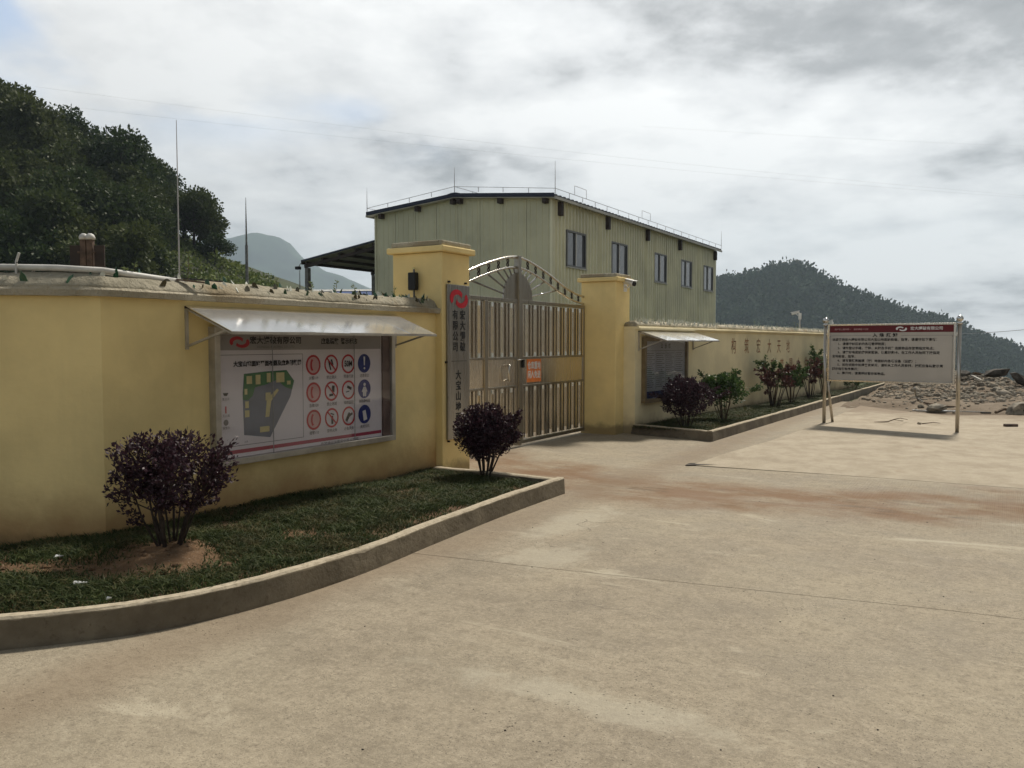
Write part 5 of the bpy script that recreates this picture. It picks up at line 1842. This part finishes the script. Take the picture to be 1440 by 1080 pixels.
wb(MB().box(hx0 - .22, hx0 - .19, WY0 - .02, WY0 + 9.0, hz0 - .12, hz0 + .03), 'eave_trim', M['brown_steel'], OS)
v = MB(); v.rod((hx0 - .2, WY0 - .02, hz0 + .01), (hx1, WY0 - .02, hz1 + .04), 0.03, 0.07); wb(v, 'verge_trim', M['roof_blue'], OS)
FL = thing('flood_light', 'small dark floodlight hanging at the outer corner of the lean-to shelter', 'lamp', (hx0 - .30, WY0 - .06, hz0 - .22))
v = MB(); v.box(-.12, .08, -.10, .06, -.10, .02); v.build('lamp_head', M['black'], FL, bevel=0.02)
MB().tube([(0, 0, .0), (.05, .05, .15)], 0.012, 6).build('bracket', M['brown_steel'], FL)

# low blue-roofed shed further back
bx, by = c2w(-8.4, 40.0)
BS = thing('blue_roofed_shed', 'long low shed with blue metal roof behind the left wall, beyond the shelter', 'shed', (bx, by, 0), R(24))
MB().box(-6.0, 8.5, 0, 6, -0.3, 3.5).build('wall', M['roof_pale'], BS)
for i in range(14):
    a = -6.3 + i * 1.075
    mb = MB(); mb.add([(a, -.4, 3.50), (a + 1.06, -.4, 3.50), (a + 1.06, 3.0, 4.28), (a, 3.0, 4.28), (a, -.4, 3.42), (a + 1.06, -.4, 3.42), (a + 1.06, 3.0, 4.2), (a, 3.0, 4.2)],
                      [(0, 1, 2, 3), (7, 6, 5, 4), (0, 4, 5, 1), (1, 5, 6, 2), (2, 6, 7, 3), (3, 7, 4, 0)])
    mb.build('roof_sheet', M['blue_roof'], BS)
MB().prism([(2.8, 4.26), (3.0, 4.36), (3.2, 4.26)], -6.3, 8.75, 'x').build('ridge_cap', M['white_pipe'], BS, fix=True)
MB().prism([(3.0, 4.20), (6.3, 3.45), (6.3, 3.53), (3.0, 4.28)], -6.3, 8.75, 'x').build('back_roof', M['blue_roof'], BS, fix=True)

# ------------------------------------------------------------------ posts and rods behind the near wall
for i, (px, lb) in enumerate(((122.0, 'left one of two rusty round-headed posts standing behind the near wall'), (131.2, 'right one of two rusty round-headed posts standing behind the near wall'))):
    cy = 12.0; cx = (px - 720) / 1165 * cy
    x, y = c2w(cx, cy)
    t = thing('gate_post', lb, 'post', (x, y, 0), CAM_YAW, 'round-headed posts')
    MB().box(-.042, .042, -.042, .042, -.1, 3.08).build('shaft', M['rust'], t, bevel=0.008)
    MB().lathe([(.045, 3.08), (.062, 3.085), (.066, 3.115), (.05, 3.15), (.02, 3.17), (.001, 3.172)], 0, 0, 12).build('cap', M['white_pipe'], t, smooth=True)
    sd = -1 if i == 0 else 1
    f = MB(); f.box(min(sd * .055, sd * .20), max(sd * .055, sd * .20), -.015, .015, 2.05, 3.0); f.build('side_panel', M['brown_steel'], t, bevel=0.004)
    for z in (2.25, 2.6, 2.9):
        MB().tube([(sd * .04, -.03, z), (sd * .075, -.03, z)], 0.018, 6).build('hinge', M['rust'], t)
cy = 8.2; cx = (254.5 - 720) / 1165 * cy; x, y = c2w(cx, cy)
AR = thing('aerial_rod', 'tall thin aerial rod rising from behind the near wall against the wooded hill', 'rod', (x, y, 0))
MB().tube([(0, 0, -.1), (0, 0, 2.2)], .014, 8).build('lower_tube', M['grey_steel'], AR)
MB().tube([(0, 0, 2.2), (0, 0, 3.0), (0, 0, 3.77)], [.008, .006, .003], 6).build('whip', M['cable'], AR)
cy = 60.0; cx = (349 - 720) / 1165 * cy; x, y = c2w(cx, cy)
FM = thing('lightning_mast', 'thin dark lightning mast standing beyond the foot of the left hill', 'mast', (x, y, 0))
MB().tube([(0, 0, -.3), (0, 0, 8.6)], [.13, .10], 8).build('lower_tube', M['grey_steel'], FM)
MB().tube([(0, 0, 8.6), (0, 0, 10.2), (0, 0, 12.0)], [.07, .05, .015], 6).build('tip', M['grey_steel'], FM)
cy = 75.0; cx = (423 - 720) / 1165 * cy; x, y = c2w(cx, cy)
FM = thing('lightning_mast', 'faint distant mast against the misty mountain, left of the shelter', 'mast', (x, y, 0))
MB().tube([(0, 0, -.3), (0, 0, 6.0), (0, 0, 8.6)], [.09, .06, .02], 6).build('mast_tube', M['grey_steel'], FM)
# thin wire stays on short pegs at the far left of the wall
for i, (px, h, lb) in enumerate(((26, .16, 'short pale wire peg leaning on the wall top near the left edge'), (49, .05, 'stub of a wire peg on the wall top'))):
    cy = 6.12 + .06 * i; cx = (px - 720) / 1165 * cy; x, y = c2w(cx, cy)
    t = thing('wire_peg', lb, 'peg', (x, y, 2.10), 0.4)
    MB().tube([(0, 0, -.05), (0.005, 0, h * .6), (.03, 0, h)], .009, 6).build('peg', M['white_pipe'], t)
    MB().tube([(0, 0, h * .55), (0.015, -.004, h * .55)], .006, 6).build('staple', M['grey_steel'], t)
# timber rail on the slope of the hill
cx, cy = -24.8, 66; x, y = c2w(cx, cy)
zz = float(near_hill(cx, cy))
RL = thing('hillside_railing', 'short rusty railing on the scrubby slope of the left hill', 'railing', (x, y, zz), CAM_YAW)
for k in range(5):
    MB().box(-1.2 + k * .6 - .06, -1.2 + k * .6 + .06, -.06, .06, -.6, 1.75 - k * .04).build('post', M['rust'], RL)
v = MB(); v.rod((-2.2, -.08, 1.95), (2.0, -.08, 1.55), .05, .10); v.build('rail', M['rust'], RL)
v = MB(); v.rod((-.9, -.08, .6), (1.4, -.08, -1.0), .05, .10); v.build('brace', M['bark_stick'], RL)

# ------------------------------------------------------------------ free-standing notice sign
L_ = Vector((-2.95, 16.90)); R_ = Vector((-0.655, 16.61))
sl = (R_ - L_).length
SG = thing('information_sign', 'pale free-standing sign with dark red header and black rules, on two steel posts', 'sign', (L_.x, L_.y, 0.03), math.atan2(R_.y - L_.y, R_.x - L_.x))
for x in (0.0, sl):
    p_ = MB().tube([(x, 0, -.05), (x, 0, 1.90)], .033, 14).build('post', M['steel_post'], SG, smooth=True)
    b = MB(); b.lathe([(.034, 1.895), (.045, 1.90), (.045, 1.925), (.030, 1.935), (.030, 1.95), (.050, 1.965), (.058, 1.99), (.054, 2.02), (.036, 2.045), (.012, 2.055), (.001, 2.056)], x, 0, 16)
    b.build('ball_finial', M['steel_bright'], p_, smooth=True)
    if x == 0: v = MB(); v.tube([(x + .015, .03, 1.05), (x + .07, .33, -.03)], .026, 10); v.build('rear_brace', M['steel_post'], SG, smooth=True)
sx0, sx1, sz0, sz1 = 0.055, sl - .055, 0.83, 1.925
fb = frame_box(sx0, sx1, sz0, sz1, .032, -.038, .022)
fb.build('frame', M['steel'], SG, bevel=0.004)
for x in (0.0, sl):
    for z in (1.05, 1.72):
        a, b = (x + .02, x + .056) if x == 0 else (x - .056, x - .02)
        MB().box(a, b, -.012, .012, z - .03, z + .03).build('clamp', M['steel'], SG)
face = MB().box(sx0 + .033, sx1 - .033, -.024, .018, sz0 + .033, sz1 - .033).build('panel', M['sign_face'], SG)
PYs = -.0255


def flat_s(poly, mat, name, par=SG, y=PYs): return MB().prism(poly, y, y + .0012, 'y').build(name, mat, par, fix=True)


hd = flat_s(rect(sx0 + .034, sx1 - .034, sz1 - .034 - .128, sz1 - .034), M['maroon'], 'header_band')
emblem(hd, 1.365, sz1 - .100, .19, .085, M['white'], PYs - .0014)
yz = PYs - .0022
put_text('lettering', '宏大爆破有限公司', 1.785, sz1 - .098, .066, M['white'], hd, 1.02, 0.001)
put_text('lettering', '用户至上服务第一', .33, sz1 - .103, .036, M['pink'], hd, 1.05, 0)
put_text('lettering', '追求卓越十分好', .66, sz1 - .103, .036, M['pink'], hd, 1.05, 0)
for a in (rect(sx0 + .05, .84, 1.702, 1.707), rect(1.36, sx1 - .05, 1.702, 1.707), rect(sx0 + .05, sx0 + .054, .90, 1.69), rect(sx1 - .054, sx1 - .05, .90, 1.69)):
    flat_s(a, M['print_grey'], 'border_line')
for i, c in enumerate('入场须知'): put_text('lettering', c, .91 + .117 * i, 1.707, .072, M['ink'], SG, 1.15, 0.003)
LINES = [(0, '欢迎来到宏大爆破有限公司大宝山地面站检查、指导，请遵守如下事项：'), (1, '1、请遵守站区站内各项管理制度；'), (1, '2、请先登记手续，穿鞋、火种及手机等违禁物品存放到指定地点；'), (1, '3、请穿好电面站提供的服装，佩戴好胸卡、在工作人员陪同下按指定'),
         (0, '全地检查、指导；'), (1, '4、请不要随意触摸（按）地面站内各项设备（设施）；'), (1, '5、如在试验中如遇突发状况，请听从工作人员安排，按照应急疏散示意'), (0, '图示指引有序离开；'), (1, '6、离开时，请清理好暂存的物品。')]
for i, (ind, ln) in enumerate(LINES):
    text('lettering', ln, .0575, M['ink'], SG, (sx0 + .085 + .10 * ind, yz, 1.625 - i * .0795), 'LEFT', 1.0, 1.02, .0012)
for (x, z) in ((sx0 + .05, sz0 + .05), (sx1 - .05, sz0 + .05), (sx0 + .05, 1.69), (sx1 - .05, 1.69)):
    flat_s(disk(x, z, .010, 8), M['print_grey'], 'screw')


# ------------------------------------------------------------------ shrubs
def shrub(name, label, x, y, z, h, spread, seed, leafmat, nleaf, leaf=.032, base=.06, stems=9, low=.42, aspect=.5, flat=.0, extra=(), group=None, sprays=6, fill=0, cz=.66, rz_=.30):
    r = np.random.default_rng(seed)
    t = thing(name, label, 'shrub', (x, y, z), 0, group)
    mb = MB(); tips = []; segs = []
    for i in range(stems):
        a = 2 * PI * i / stems + r.uniform(-.35, .35)
        rad = spread * r.uniform(.25, 1.0)
        top = Vector((rad * math.cos(a), rad * math.sin(a), h * r.uniform(.62, .92) * (1 - flat * rad / spread * .3)))
        b0 = Vector((base * math.cos(a) * r.uniform(.1, 1), base * math.sin(a) * r.uniform(.1, 1), -.04))
        mid = b0.lerp(top, .42) + Vector((r.uniform(-.05, .05), r.uniform(-.05, .05), h * .05)) * .8
        mid2 = b0.lerp(top, .74) + Vector((r.uniform(-.05, .05), r.uniform(-.05, .05), h * .03)) * .8
        r0 = r.uniform(.008, .013) * (h / .9)
        mb.tube([b0, mid, mid2, top], [r0, r0 * .75, r0 * .5, r0 * .2], 6)
        for k in range(sprays):
            f = r.uniform(.45, 1.0)
            p_ = (mid.lerp(mid2, (f - .42) / .32) if f < .74 else mid2.lerp(top, (f - .74) / .26))
            d = Vector((r.normal(), r.normal(), abs(r.normal()) * .8 + .15)).normalized()
            out = Vector((p_.x, p_.y, 0)) * .8 / max(spread, .1)
            d = (d + out).normalized()
            ln = spread * r.uniform(.22, .62)
            e = p_ + d * ln
            e.z = min(e.z, h * r.uniform(.94, 1.03))
            m2 = p_.lerp(e, .5) + Vector((r.uniform(-1, 1), r.uniform(-1, 1), .8)) * ln * .08
            mb.tube([p_, m2, e], [r0 * .4, r0 * .28, r0 * .1], 4, cap=False)
            segs.append((p_, m2, e))
        segs.append((mid2, mid2.lerp(top, .5), top))
    for (a0, b0) in extra:
        a0, b0 = Vector(a0), Vector(b0); mb.tube([a0, a0.lerp(b0, .5) + Vector((0, 0, .02)), b0], [.006, .004, .002], 5); segs.append((a0.lerp(b0, .45), a0.lerp(b0, .7), b0)); segs.append((a0.lerp(b0, .6), a0.lerp(b0, .8) + Vector((.02, .02, .03)), b0 + Vector((.03, 0, .03))))
    S3 = np.array([[list(q) for q in s_] for s_ in segs])
    c = r.integers(0, len(S3), nleaf)
    f = r.random(nleaf)[:, None] ** .7
    A = S3[c]
    P = A[:, 0] * (1 - f) ** 2 + 2 * A[:, 1] * f * (1 - f) + A[:, 2] * f ** 2
    jit = r.normal(size=(nleaf, 3)) * .018 * (spread / .4 * .5 + .5)
    P = P + jit
    D = (A[:, 2] - A[:, 0]); D = D / np.linalg.norm(D, axis=1)[:, None] + r.normal(size=(nleaf, 3)) * .75
    if fill:
        d_ = r.normal(size=(fill, 3)); d_ /= np.linalg.norm(d_, axis=1)[:, None]
        Q = d_ * (r.random(fill) ** .42)[:, None] * np.array([spread, spread, h * rz_]) + np.array([0, 0, h * cz])
        g1 = fbm(Q[:, 0] + Q[:, 2] * .7, Q[:, 1] - Q[:, 2] * .6, seed, 3, 7.0 / max(spread, .2) * .4)
        Q = Q[(g1 > -.18) & (Q[:, 2] < h * 1.02)]
        P = np.concatenate([P, Q]); D = np.concatenate([D, Q - np.array([0, 0, h * .4]) + r.normal(size=Q.shape) * .3])
    okz = P[:, 2] > h * (low * .3 + .7 * low * r.random(len(P)))
    P, D = P[okz], D[okz]
    mb.build('stems', M['bark_dark'] if leafmat in ('leaf_purple', 'leaf_maroon') else M['bark'], t, smooth=True)
    Vv, Ff = leaf_quads(P, D, leaf, seed + 5, .3, aspect)
    put('foliage', np_mesh('foliage', Vv, Ff, M[leafmat]), t)
    return t


shrub('shrub', 'large purple-leaved shrub with bare forking stems in the bed at front left', -4.90, 3.66, .145, .86, .375, 501, 'leaf_purple', 6200, .035, .07, 14, .34, .55, fill=1700, cz=.82, rz_=.17, extra=(((-.02, -.08, .30), (-.22, -.30, .42)), ((0, -.05, .14), (-.16, -.18, .24))), sprays=10)
shrub('shrub', 'dense dark purple shrub in front of the steel name plate', -4.93, 7.74, .09, .84, .345, 502, 'leaf_purple', 10000, .036, .05, 11, .16, .55, sprays=11, fill=8500, cz=.62, rz_=.38)
shrub('shrub', 'dark purple shrub in front of the small notice board right of the gate', -4.72, 13.95, .11, .88, .46, 503, 'leaf_purple', 7000, .042, .06, 10, .18, .55, sprays=9, fill=6000, cz=.62, rz_=.38, extra=(((.05, 0, .3), (.62, .35, .62)),))
shrub('shrub', 'bright green bushy shrub standing right of the purple one by the small notice board', -4.58, 15.72, .11, .96, .44, 504, 'leaf_green', 3600, .062, .07, 9, .26, .5, sprays=7, fill=2200, cz=.6, rz_=.33, extra=(((.1, .1, .4), (.55, .5, .62)),))
shrub('shrub', 'thin maroon shrub with gaps, in the middle of the long bed', -4.50, 19.5, .09, 1.12, .42, 505, 'leaf_maroon', 1500, .060, .08, 7, .30, .55, sprays=5)
shrub('shrub', 'green shrub rising behind the thin maroon one in the long bed', -4.62, 19.9, .09, 1.30, .34, 506, 'leaf_green', 1500, .062, .06, 6, .55, .5, sprays=5)
shrub('shrub', 'green leafy shrub between the two maroon shrubs of the long bed', -4.42, 20.9, .09, 1.10, .46, 507, 'leaf_green', 3000, .060, .07, 8, .25, .5, sprays=6)
shrub('shrub', 'maroon shrub nearest to the left post of the sign', -4.38, 23.0, .08, 1.22, .42, 508, 'leaf_maroon', 1700, .060, .07, 7, .35, .55, sprays=5)
shrub('shrub', 'tall green shrub behind the left post of the sign', -4.30, 24.6, .08, 1.50, .50, 509, 'leaf_green', 3200, .062, .07, 8, .40, .5, sprays=6)
shrub('shrub', 'low green shrub glimpsed under the sign at the far end of the bed', -4.0, 27.6, .05, .62, .5, 510, 'leaf_green', 2200, .06, .07, 7, .2, .5, sprays=5)


# ------------------------------------------------------------------ stones, rubble, litter
def rock_mesh(seed, mat, flat=.7, sub=2, ang=.28):
    r = np.random.default_rng(seed)
    bm = bmesh.new(); bmesh.ops.create_icosphere(bm, subdivisions=sub, radius=1)
    cut = [(r.normal(size=3), r.uniform(.55, .85)) for _ in range(9)]
    for v in bm.verts:
        p_ = np.array(v.co)
        for nrm, d in cut:
            nn_ = nrm / np.linalg.norm(nrm); k = p_ @ nn_ - d
            if k > 0: p_ = p_ - nn_ * k
        p_ = p_ * (1 + ang * .15 * r.normal())
        v.co = (p_[0], p_[1], p_[2] * flat)
    me = bpy.data.meshes.new('rock'); bm.to_mesh(me); bm.free(); me.materials.append(mat)
    return me


RK = [rock_mesh(600 + i, M['rock'], .6 + .1 * (i % 3)) for i in range(6)]
RKS = [rock_mesh(640 + i, M['soil'], .6) for i in range(4)]
RKD = [rock_mesh(620 + i, M['rock_dark'], .55, 1, .9) for i in range(3)]
RKW = [rock_mesh(630 + i, M['white_junk'], .45) for i in range(2)]


def stone(me, x, y, z, s_, label, group=None, cat='stone', name='stone', rot=None, sc=(1, 1, 1)):
    o = put(name, me, None, (x, y, z), rot or (random.uniform(-.3, .3), random.uniform(-.3, .3), random.uniform(0, 6)))
    o.scale = (s_ * sc[0], s_ * sc[1], s_ * sc[2])
    return tag(o, label, cat, group)


def px_xy(px, py, z=0.0):
    """plan position of a spot measured in the survey photo"""
    th = R(2.85); X = (px - 720) / 1165; Y = (540 - py) / 1165
    f = math.cos(th) + math.sin(th) * Y; u = -math.sin(th) + math.cos(th) * Y
    k = (z - 1.6) / u
    return c2w(X * k, f * k)


x, y = px_xy(1318, 578); stone(RK[0], x, y, .08, .20, 'angular grey stone lying just behind the pad, near the right sign post', None, sc=(1.25, .9, .8))
x, y = px_xy(1295, 575); stone(RK[2], x, y, .06, .085, 'small grey stone left of the angular one behind the pad')
x, y = px_xy(1293, 597, .02); stone(RK[3], x, y, .04, .05, 'small brown pebble stone on the pad under the sign')
# concrete block with hole at right edge
x, y = px_xy(1433, 584)
CB = thing('concrete_block', 'rounded concrete block with a dark hole at the right edge of the pad', 'block', (x + .05, y, .02), CAM_YAW)
MB().prism([(-.30, 0), (.42, 0), (.42, .24), (.1, .27), (-.12, .25), (-.24, .16)], -.12, .14, 'y').build('body', M['rock'], CB, bevel=.02, fix=True)
MB().tube([(-.02, -.121, .10), (-.02, -.126, .10)], .03, 10).build('hole', M['black'], CB)
x, y = px_xy(1421, 601); o = MB().box(-.12, .12, -.045, .045, -.01, .045).build('brick', M['rust'], None, bevel=.008); o.location = (x, y, .02); o.rotation_euler = (0, 0, CAM_YAW + .05); tag(o, 'dark brown brick lying on the concrete at the right', 'brick')
x, y = px_xy(1386, 583); o = MB().box(-.10, .10, -.04, .04, -.01, .03).build('brick', M['rock_dark'], None, bevel=.008); o.location = (x, y, .03); o.rotation_euler = (0, 0, CAM_YAW - .1); tag(o, 'flat dark brick at the back edge of the pad, left of the concrete block', 'brick')
a_, b_ = px_xy(1400, 583), px_xy(1422, 581)
o = MB().tube([(a_[0], a_[1], .05), ((a_[0] + b_[0]) / 2, (a_[1] + b_[1]) / 2, .11), (b_[0], b_[1], .07)], .035, 7).build('log', M['bark_stick']); tag(o, 'short bleached log leading to the concrete block', 'log')
# dark broken slabs on the mound
x, y = px_xy(1415, 556)
for i, (dx, dy, s_, rx, ry, lb) in enumerate(((.35, .1, .34, .3, .75, 'big dark tilted slab of broken rock on the rubble mound at right'), (-.30, .9, .42, -.1, .05, 'dark block of rock behind the tilted slab'), (-1.15, 1.0, .26, .1, -.2, 'low dark rock left of the dark block on the mound'))):
    xx, yy = x + dx, y + dy
    stone(RKD[i], xx, yy, float(dirt_z(np.array(xx), np.array(yy))) + .32 * s_ + .1, s_, lb, rot=(rx, ry, CAM_YAW + .4 * i), sc=(1.25, .8, .9), name='broken_slab', cat='rock')
for k in range(60):
    rx_, ry_ = rr.uniform(-2.8, 6.5), rr.uniform(25.4, 33.5)
    if ry_ < 27.5 and rx_ < 0.8: continue
    s_ = rr.uniform(.04, .10) if rr.random() < .85 else rr.uniform(.10, .18)
    kind_ = rr.random()
    me = RK[rr.randrange(6)] if kind_ < .72 else (RKD[rr.randrange(3)] if kind_ < .9 else RKW[rr.randrange(2)])
    lb, gp = (('grey stone among the rubble beyond the pad', 'grey stones in the rubble') if kind_ < .72 else ((('dark stone among the rubble beyond the pad', 'dark stones in the rubble')) if kind_ < .9 else ('pale lump of plaster among the rubble beyond the pad', 'pale lumps in the rubble')))
    stone(me, rx_, ry_, float(dirt_z(np.array(rx_), np.array(ry_))) + s_ * .25, s_, lb, gp)
# fine rubble (stuff)
k = 13000
r = np.random.default_rng(700)
X = r.uniform(-3.3, 9.5, k); Y = r.uniform(21.4, 34.5, k)
w = np.clip(.04 + sstep(24.2, 27.5, Y) * 1.0 + .5 * fbm(X, Y, 701, 3, .5), .02, 1)
ok = r.random(k) < w
X, Y = X[ok], Y[ok]; k = len(X)
s_ = r.lognormal(-3.45, .55, k)
P = iv[None] * s_[:, None, None] * (1 + r.uniform(-.4, .4, (k, len(iv), 1))) * np.stack([np.ones(k), r.uniform(.6, 1.2, k), r.uniform(.4, .8, k)], 1)[:, None, :]
P = P + np.stack([X, Y, dirt_z(X, Y) + s_ * .2], 1)[:, None, :]
kind(put('rubble', np_mesh('rubble', P.reshape(-1, 3), (itri[None] + (np.arange(k) * len(iv))[:, None, None]).reshape(-1, 3), M['rubble'])), 'stuff')
# broken boards and flat sheets at the plateau edge
for i in range(16):
    xx, yy = rr.uniform(-3.0, 1.2), rr.uniform(29.0, 33.8)
    z = float(dirt_z(np.array(xx), np.array(yy)))
    o = MB().box(-rr.uniform(.12, .35), rr.uniform(.12, .35), -.10, rr.uniform(.05, .2), -.02, .02).build('broken_board', (M['white_junk'], M['rock_dark'], M['rubble'], M['bark_stick'])[i % 4])
    o.location = (xx, yy, z + .10); o.rotation_euler = (rr.uniform(-.35, .35), rr.uniform(-.3, .3), rr.uniform(0, 6))
    nm_ = ('pale', 'dark', 'grey', 'wooden')[i % 4]
    tag(o, '%s broken board tossed on the waste heap seen under the sign' % nm_, 'board', '%s broken boards on the waste heap' % nm_)


def stick(pts, rad, label, name='stick', mat='bark_stick', twigs=()):
    t = thing(name, label, 'branch', pts[0])
    o0 = Vector(pts[0])
    MB().tube([Vector(p_) - o0 for p_ in pts], [rad * (1 - .6 * i / (len(pts) - 1)) for i in range(len(pts))], 6).build('limb', M[mat], t, smooth=True)
    for tw in twigs:
        MB().tube([Vector(p_) - o0 for p_ in tw], rad * .45, 5).build('twig', M[mat], t)
    return t


g3 = lambda px, py, z: (*px_xy(px, py, z), z)
stick([g3(1229, 594, .03), g3(1248, 593, .05), g3(1258, 589.5, .12), g3(1266, 588, .16), g3(1276, 590, .07)], .013, 'dead forked branch lying on the pad between the sign posts', twigs=([g3(1256, 590, .1), g3(1270, 592, .03)],))
stick([g3(1296, 596, .03), g3(1312, 594, .06), g3(1322, 595, .03)], .011, 'thin dead twig on the pad near the right sign post')
stick([g3(1286, 546, .45), g3(1287, 553, .25), g3(1289, 560, .10), g3(1300, 566, .06)], .035, 'bleached forked branch stuck in the earth behind the sign', mat='white_junk')
stick([g3(1300, 566, .10), g3(1322, 571, .10), g3(1350, 572, .09)], .030, 'long dark branch lying on the earth behind the right sign post', mat='bark')
# wet cement spill
mb = MB(); x, y = px_xy(1305, 576)
pts = [(x + .80 * math.cos(a) * (1 + .25 * math.sin(3 * a + 1)) * .95 + .25, y - .05 + .30 * math.sin(a) * (1 + .3 * math.sin(2 * a)), ) for a in np.linspace(0, 2 * PI, 28)[:-1]]
mb.prism(pts, -.04, .006)
kind(mb.build('puddle', M['puddle']), 'structure')
# iron drain cover piece at the corner of the raised pad
x, y = px_xy(985, 654)
mb = MB(); mb.prism([(-.22, -.09), (.24, -.08), (.20, .06), (.05, .10), (-.14, .08)], 0, .012); o = mb.build('drain_slot', M['rock_dark'], bevel=.003); o.location = (x, y, .003); o.rotation_euler = (0, 0, CAM_YAW); tag(o, 'dark drain slot at the front left corner of the raised concrete pad', 'drain')

# clods in the planter by the front shrub and paper scraps
for k in range(34):
    a = rr.uniform(0, 2 * PI); q_ = rr.random() ** .6
    xx, yy = -4.72 + .48 * q_ * math.cos(a), 3.52 + .36 * q_ * math.sin(a)
    s_ = rr.uniform(.010, .030)
    stone(RKS[rr.randrange(4)], xx, yy, float(soil_left(np.array(xx), np.array(yy), np.array(.5))) + s_ * .2, s_, 'small clod of earth at the foot of the front purple shrub', 'clods round the front shrub', 'clod', 'clod')
for k in range(26):
    f_ = rr.uniform(-.75, .9)
    xx, yy = -5.6 + f_ * .9 + rr.uniform(-.08, .08), 2.75 + f_ * .42 + rr.uniform(-.08, .08)
    s_ = rr.uniform(.010, .032)
    stone(RKS[rr.randrange(4)], xx, yy, float(soil_left(np.array(xx), np.array(yy), np.array(.5))) + s_ * .2, s_, 'small clod of earth on the worn strip at the far left of the bed', 'clods on the worn strip', 'clod', 'clod')
for (px, py, w_, lb) in ((112, 823, .045, 'pale scrap of paper in the grass at the far left of the bed'), (83, 789, .03, 'small pale scrap on the earth at the left end of the bed'), (153, 845, .014, 'tiny white fragment behind the kerb at the left')):
    x, y = px_xy(px, py, .17)
    o = MB().add([(-w_, -w_ * .3, 0), (w_, -w_ * .35, .012), (w_ * .9, w_ * .35, .006), (-w_ * .8, w_ * .3, .014), (-w_, -w_ * .3, -.003), (w_, -w_ * .35, .009), (w_ * .9, w_ * .35, .003), (-w_ * .8, w_ * .3, .011)],
                 [(0, 1, 2, 3), (7, 6, 5, 4), (0, 4, 5, 1), (1, 5, 6, 2), (2, 6, 7, 3), (3, 7, 4, 0)]).build('paper_scrap', M['white'])
    o.location = (x, y, float(soil_left(np.array(x), np.array(y), np.array(.3))) + .02); o.rotation_euler = (0, 0, .6); tag(o, lb, 'litter')

# grit on the concrete (stuff)
k = 1900
X = r.uniform(-3.6, 5.5, k); Y = r.uniform(1.2, 10.0, k)
ok = (r.random(k) < np.clip(.4 + fbm(X, Y, 710, 3, .7), .08, 1))
X, Y = X[ok], Y[ok]; k = len(X)
s_ = np.clip(r.lognormal(-6.1, .4, k), .001, .007)
P = iv[None] * s_[:, None, None] * (1 + r.uniform(-.4, .4, (k, len(iv), 1))) * np.array([1, 1, .6])
P = P + np.stack([X, Y, s_ * .35], 1)[:, None, :]
kind(put('gravel', np_mesh('gravel', P.reshape(-1, 3), (itri[None] + (np.arange(k) * len(iv))[:, None, None]).reshape(-1, 3), M['rock_dark'])), 'stuff')


# ------------------------------------------------------------------ overhead cables
def cable(p0, p1, sag, rad, label):
    a = Vector((*c2w(p0[0], p0[1]), p0[2])); b = Vector((*c2w(p1[0], p1[1]), p1[2]))
    pts = []
    for i in range(33):
        f = i / 32
        q_ = a.lerp(b, f); q_.z -= sag * 4 * f * (1 - f); pts.append(q_)
    o = MB().tube(pts, rad, 5).build('power_cable', M['cable'], smooth=True)
    return tag(o, label, 'cable', 'overhead cables')


def sky_pt(px, py, d): return ((px - 720) / 1165 * d, d, 1.6 + (482 - py) / 1165 * d)


cable(sky_pt(60, 128, 95), sky_pt(1640, 293, 120), 1.1, .006, 'upper of the thin cables crossing the sky above the warehouse')
cable(sky_pt(60, 150, 97), sky_pt(1640, 294, 122), 1.0, .006, 'lower of the thin cables crossing the sky above the warehouse')
cable(sky_pt(900, 182, 130), sky_pt(1640, 215, 140), .5, .006, 'faintest thin cable high in the sky at the upper right')
cable(sky_pt(1340, 470, 120), sky_pt(1620, 436, 110), .6, .035, 'short thick cable at the right edge above the far slope')

fonts_to_meshes()

# ------------------------------------------------------------------ haze
HZ_TOP = 330.0
hm = bpy.data.materials.new('haze'); hm.use_nodes = True
nt = hm.node_tree
for n_ in list(nt.nodes):
    if n_.type != 'OUTPUT_MATERIAL': nt.nodes.remove(n_)
pv = nt.nodes.new('ShaderNodeVolumePrincipled')
pv.inputs['Color'].default_value = (0.70, 0.86, 1.0, 1)
pv.inputs['Density'].default_value = 0.00033
pv.inputs['Anisotropy'].default_value = 0.2
nt.links.new(pv.outputs[0], [n_ for n_ in nt.nodes if n_.type == 'OUTPUT_MATERIAL'][0].inputs['Volume'])
e_ = GROUND_R + 60
kind(MB().box(-e_, e_, -e_, e_, -48.0, HZ_TOP).build('haze', hm), 'stuff')
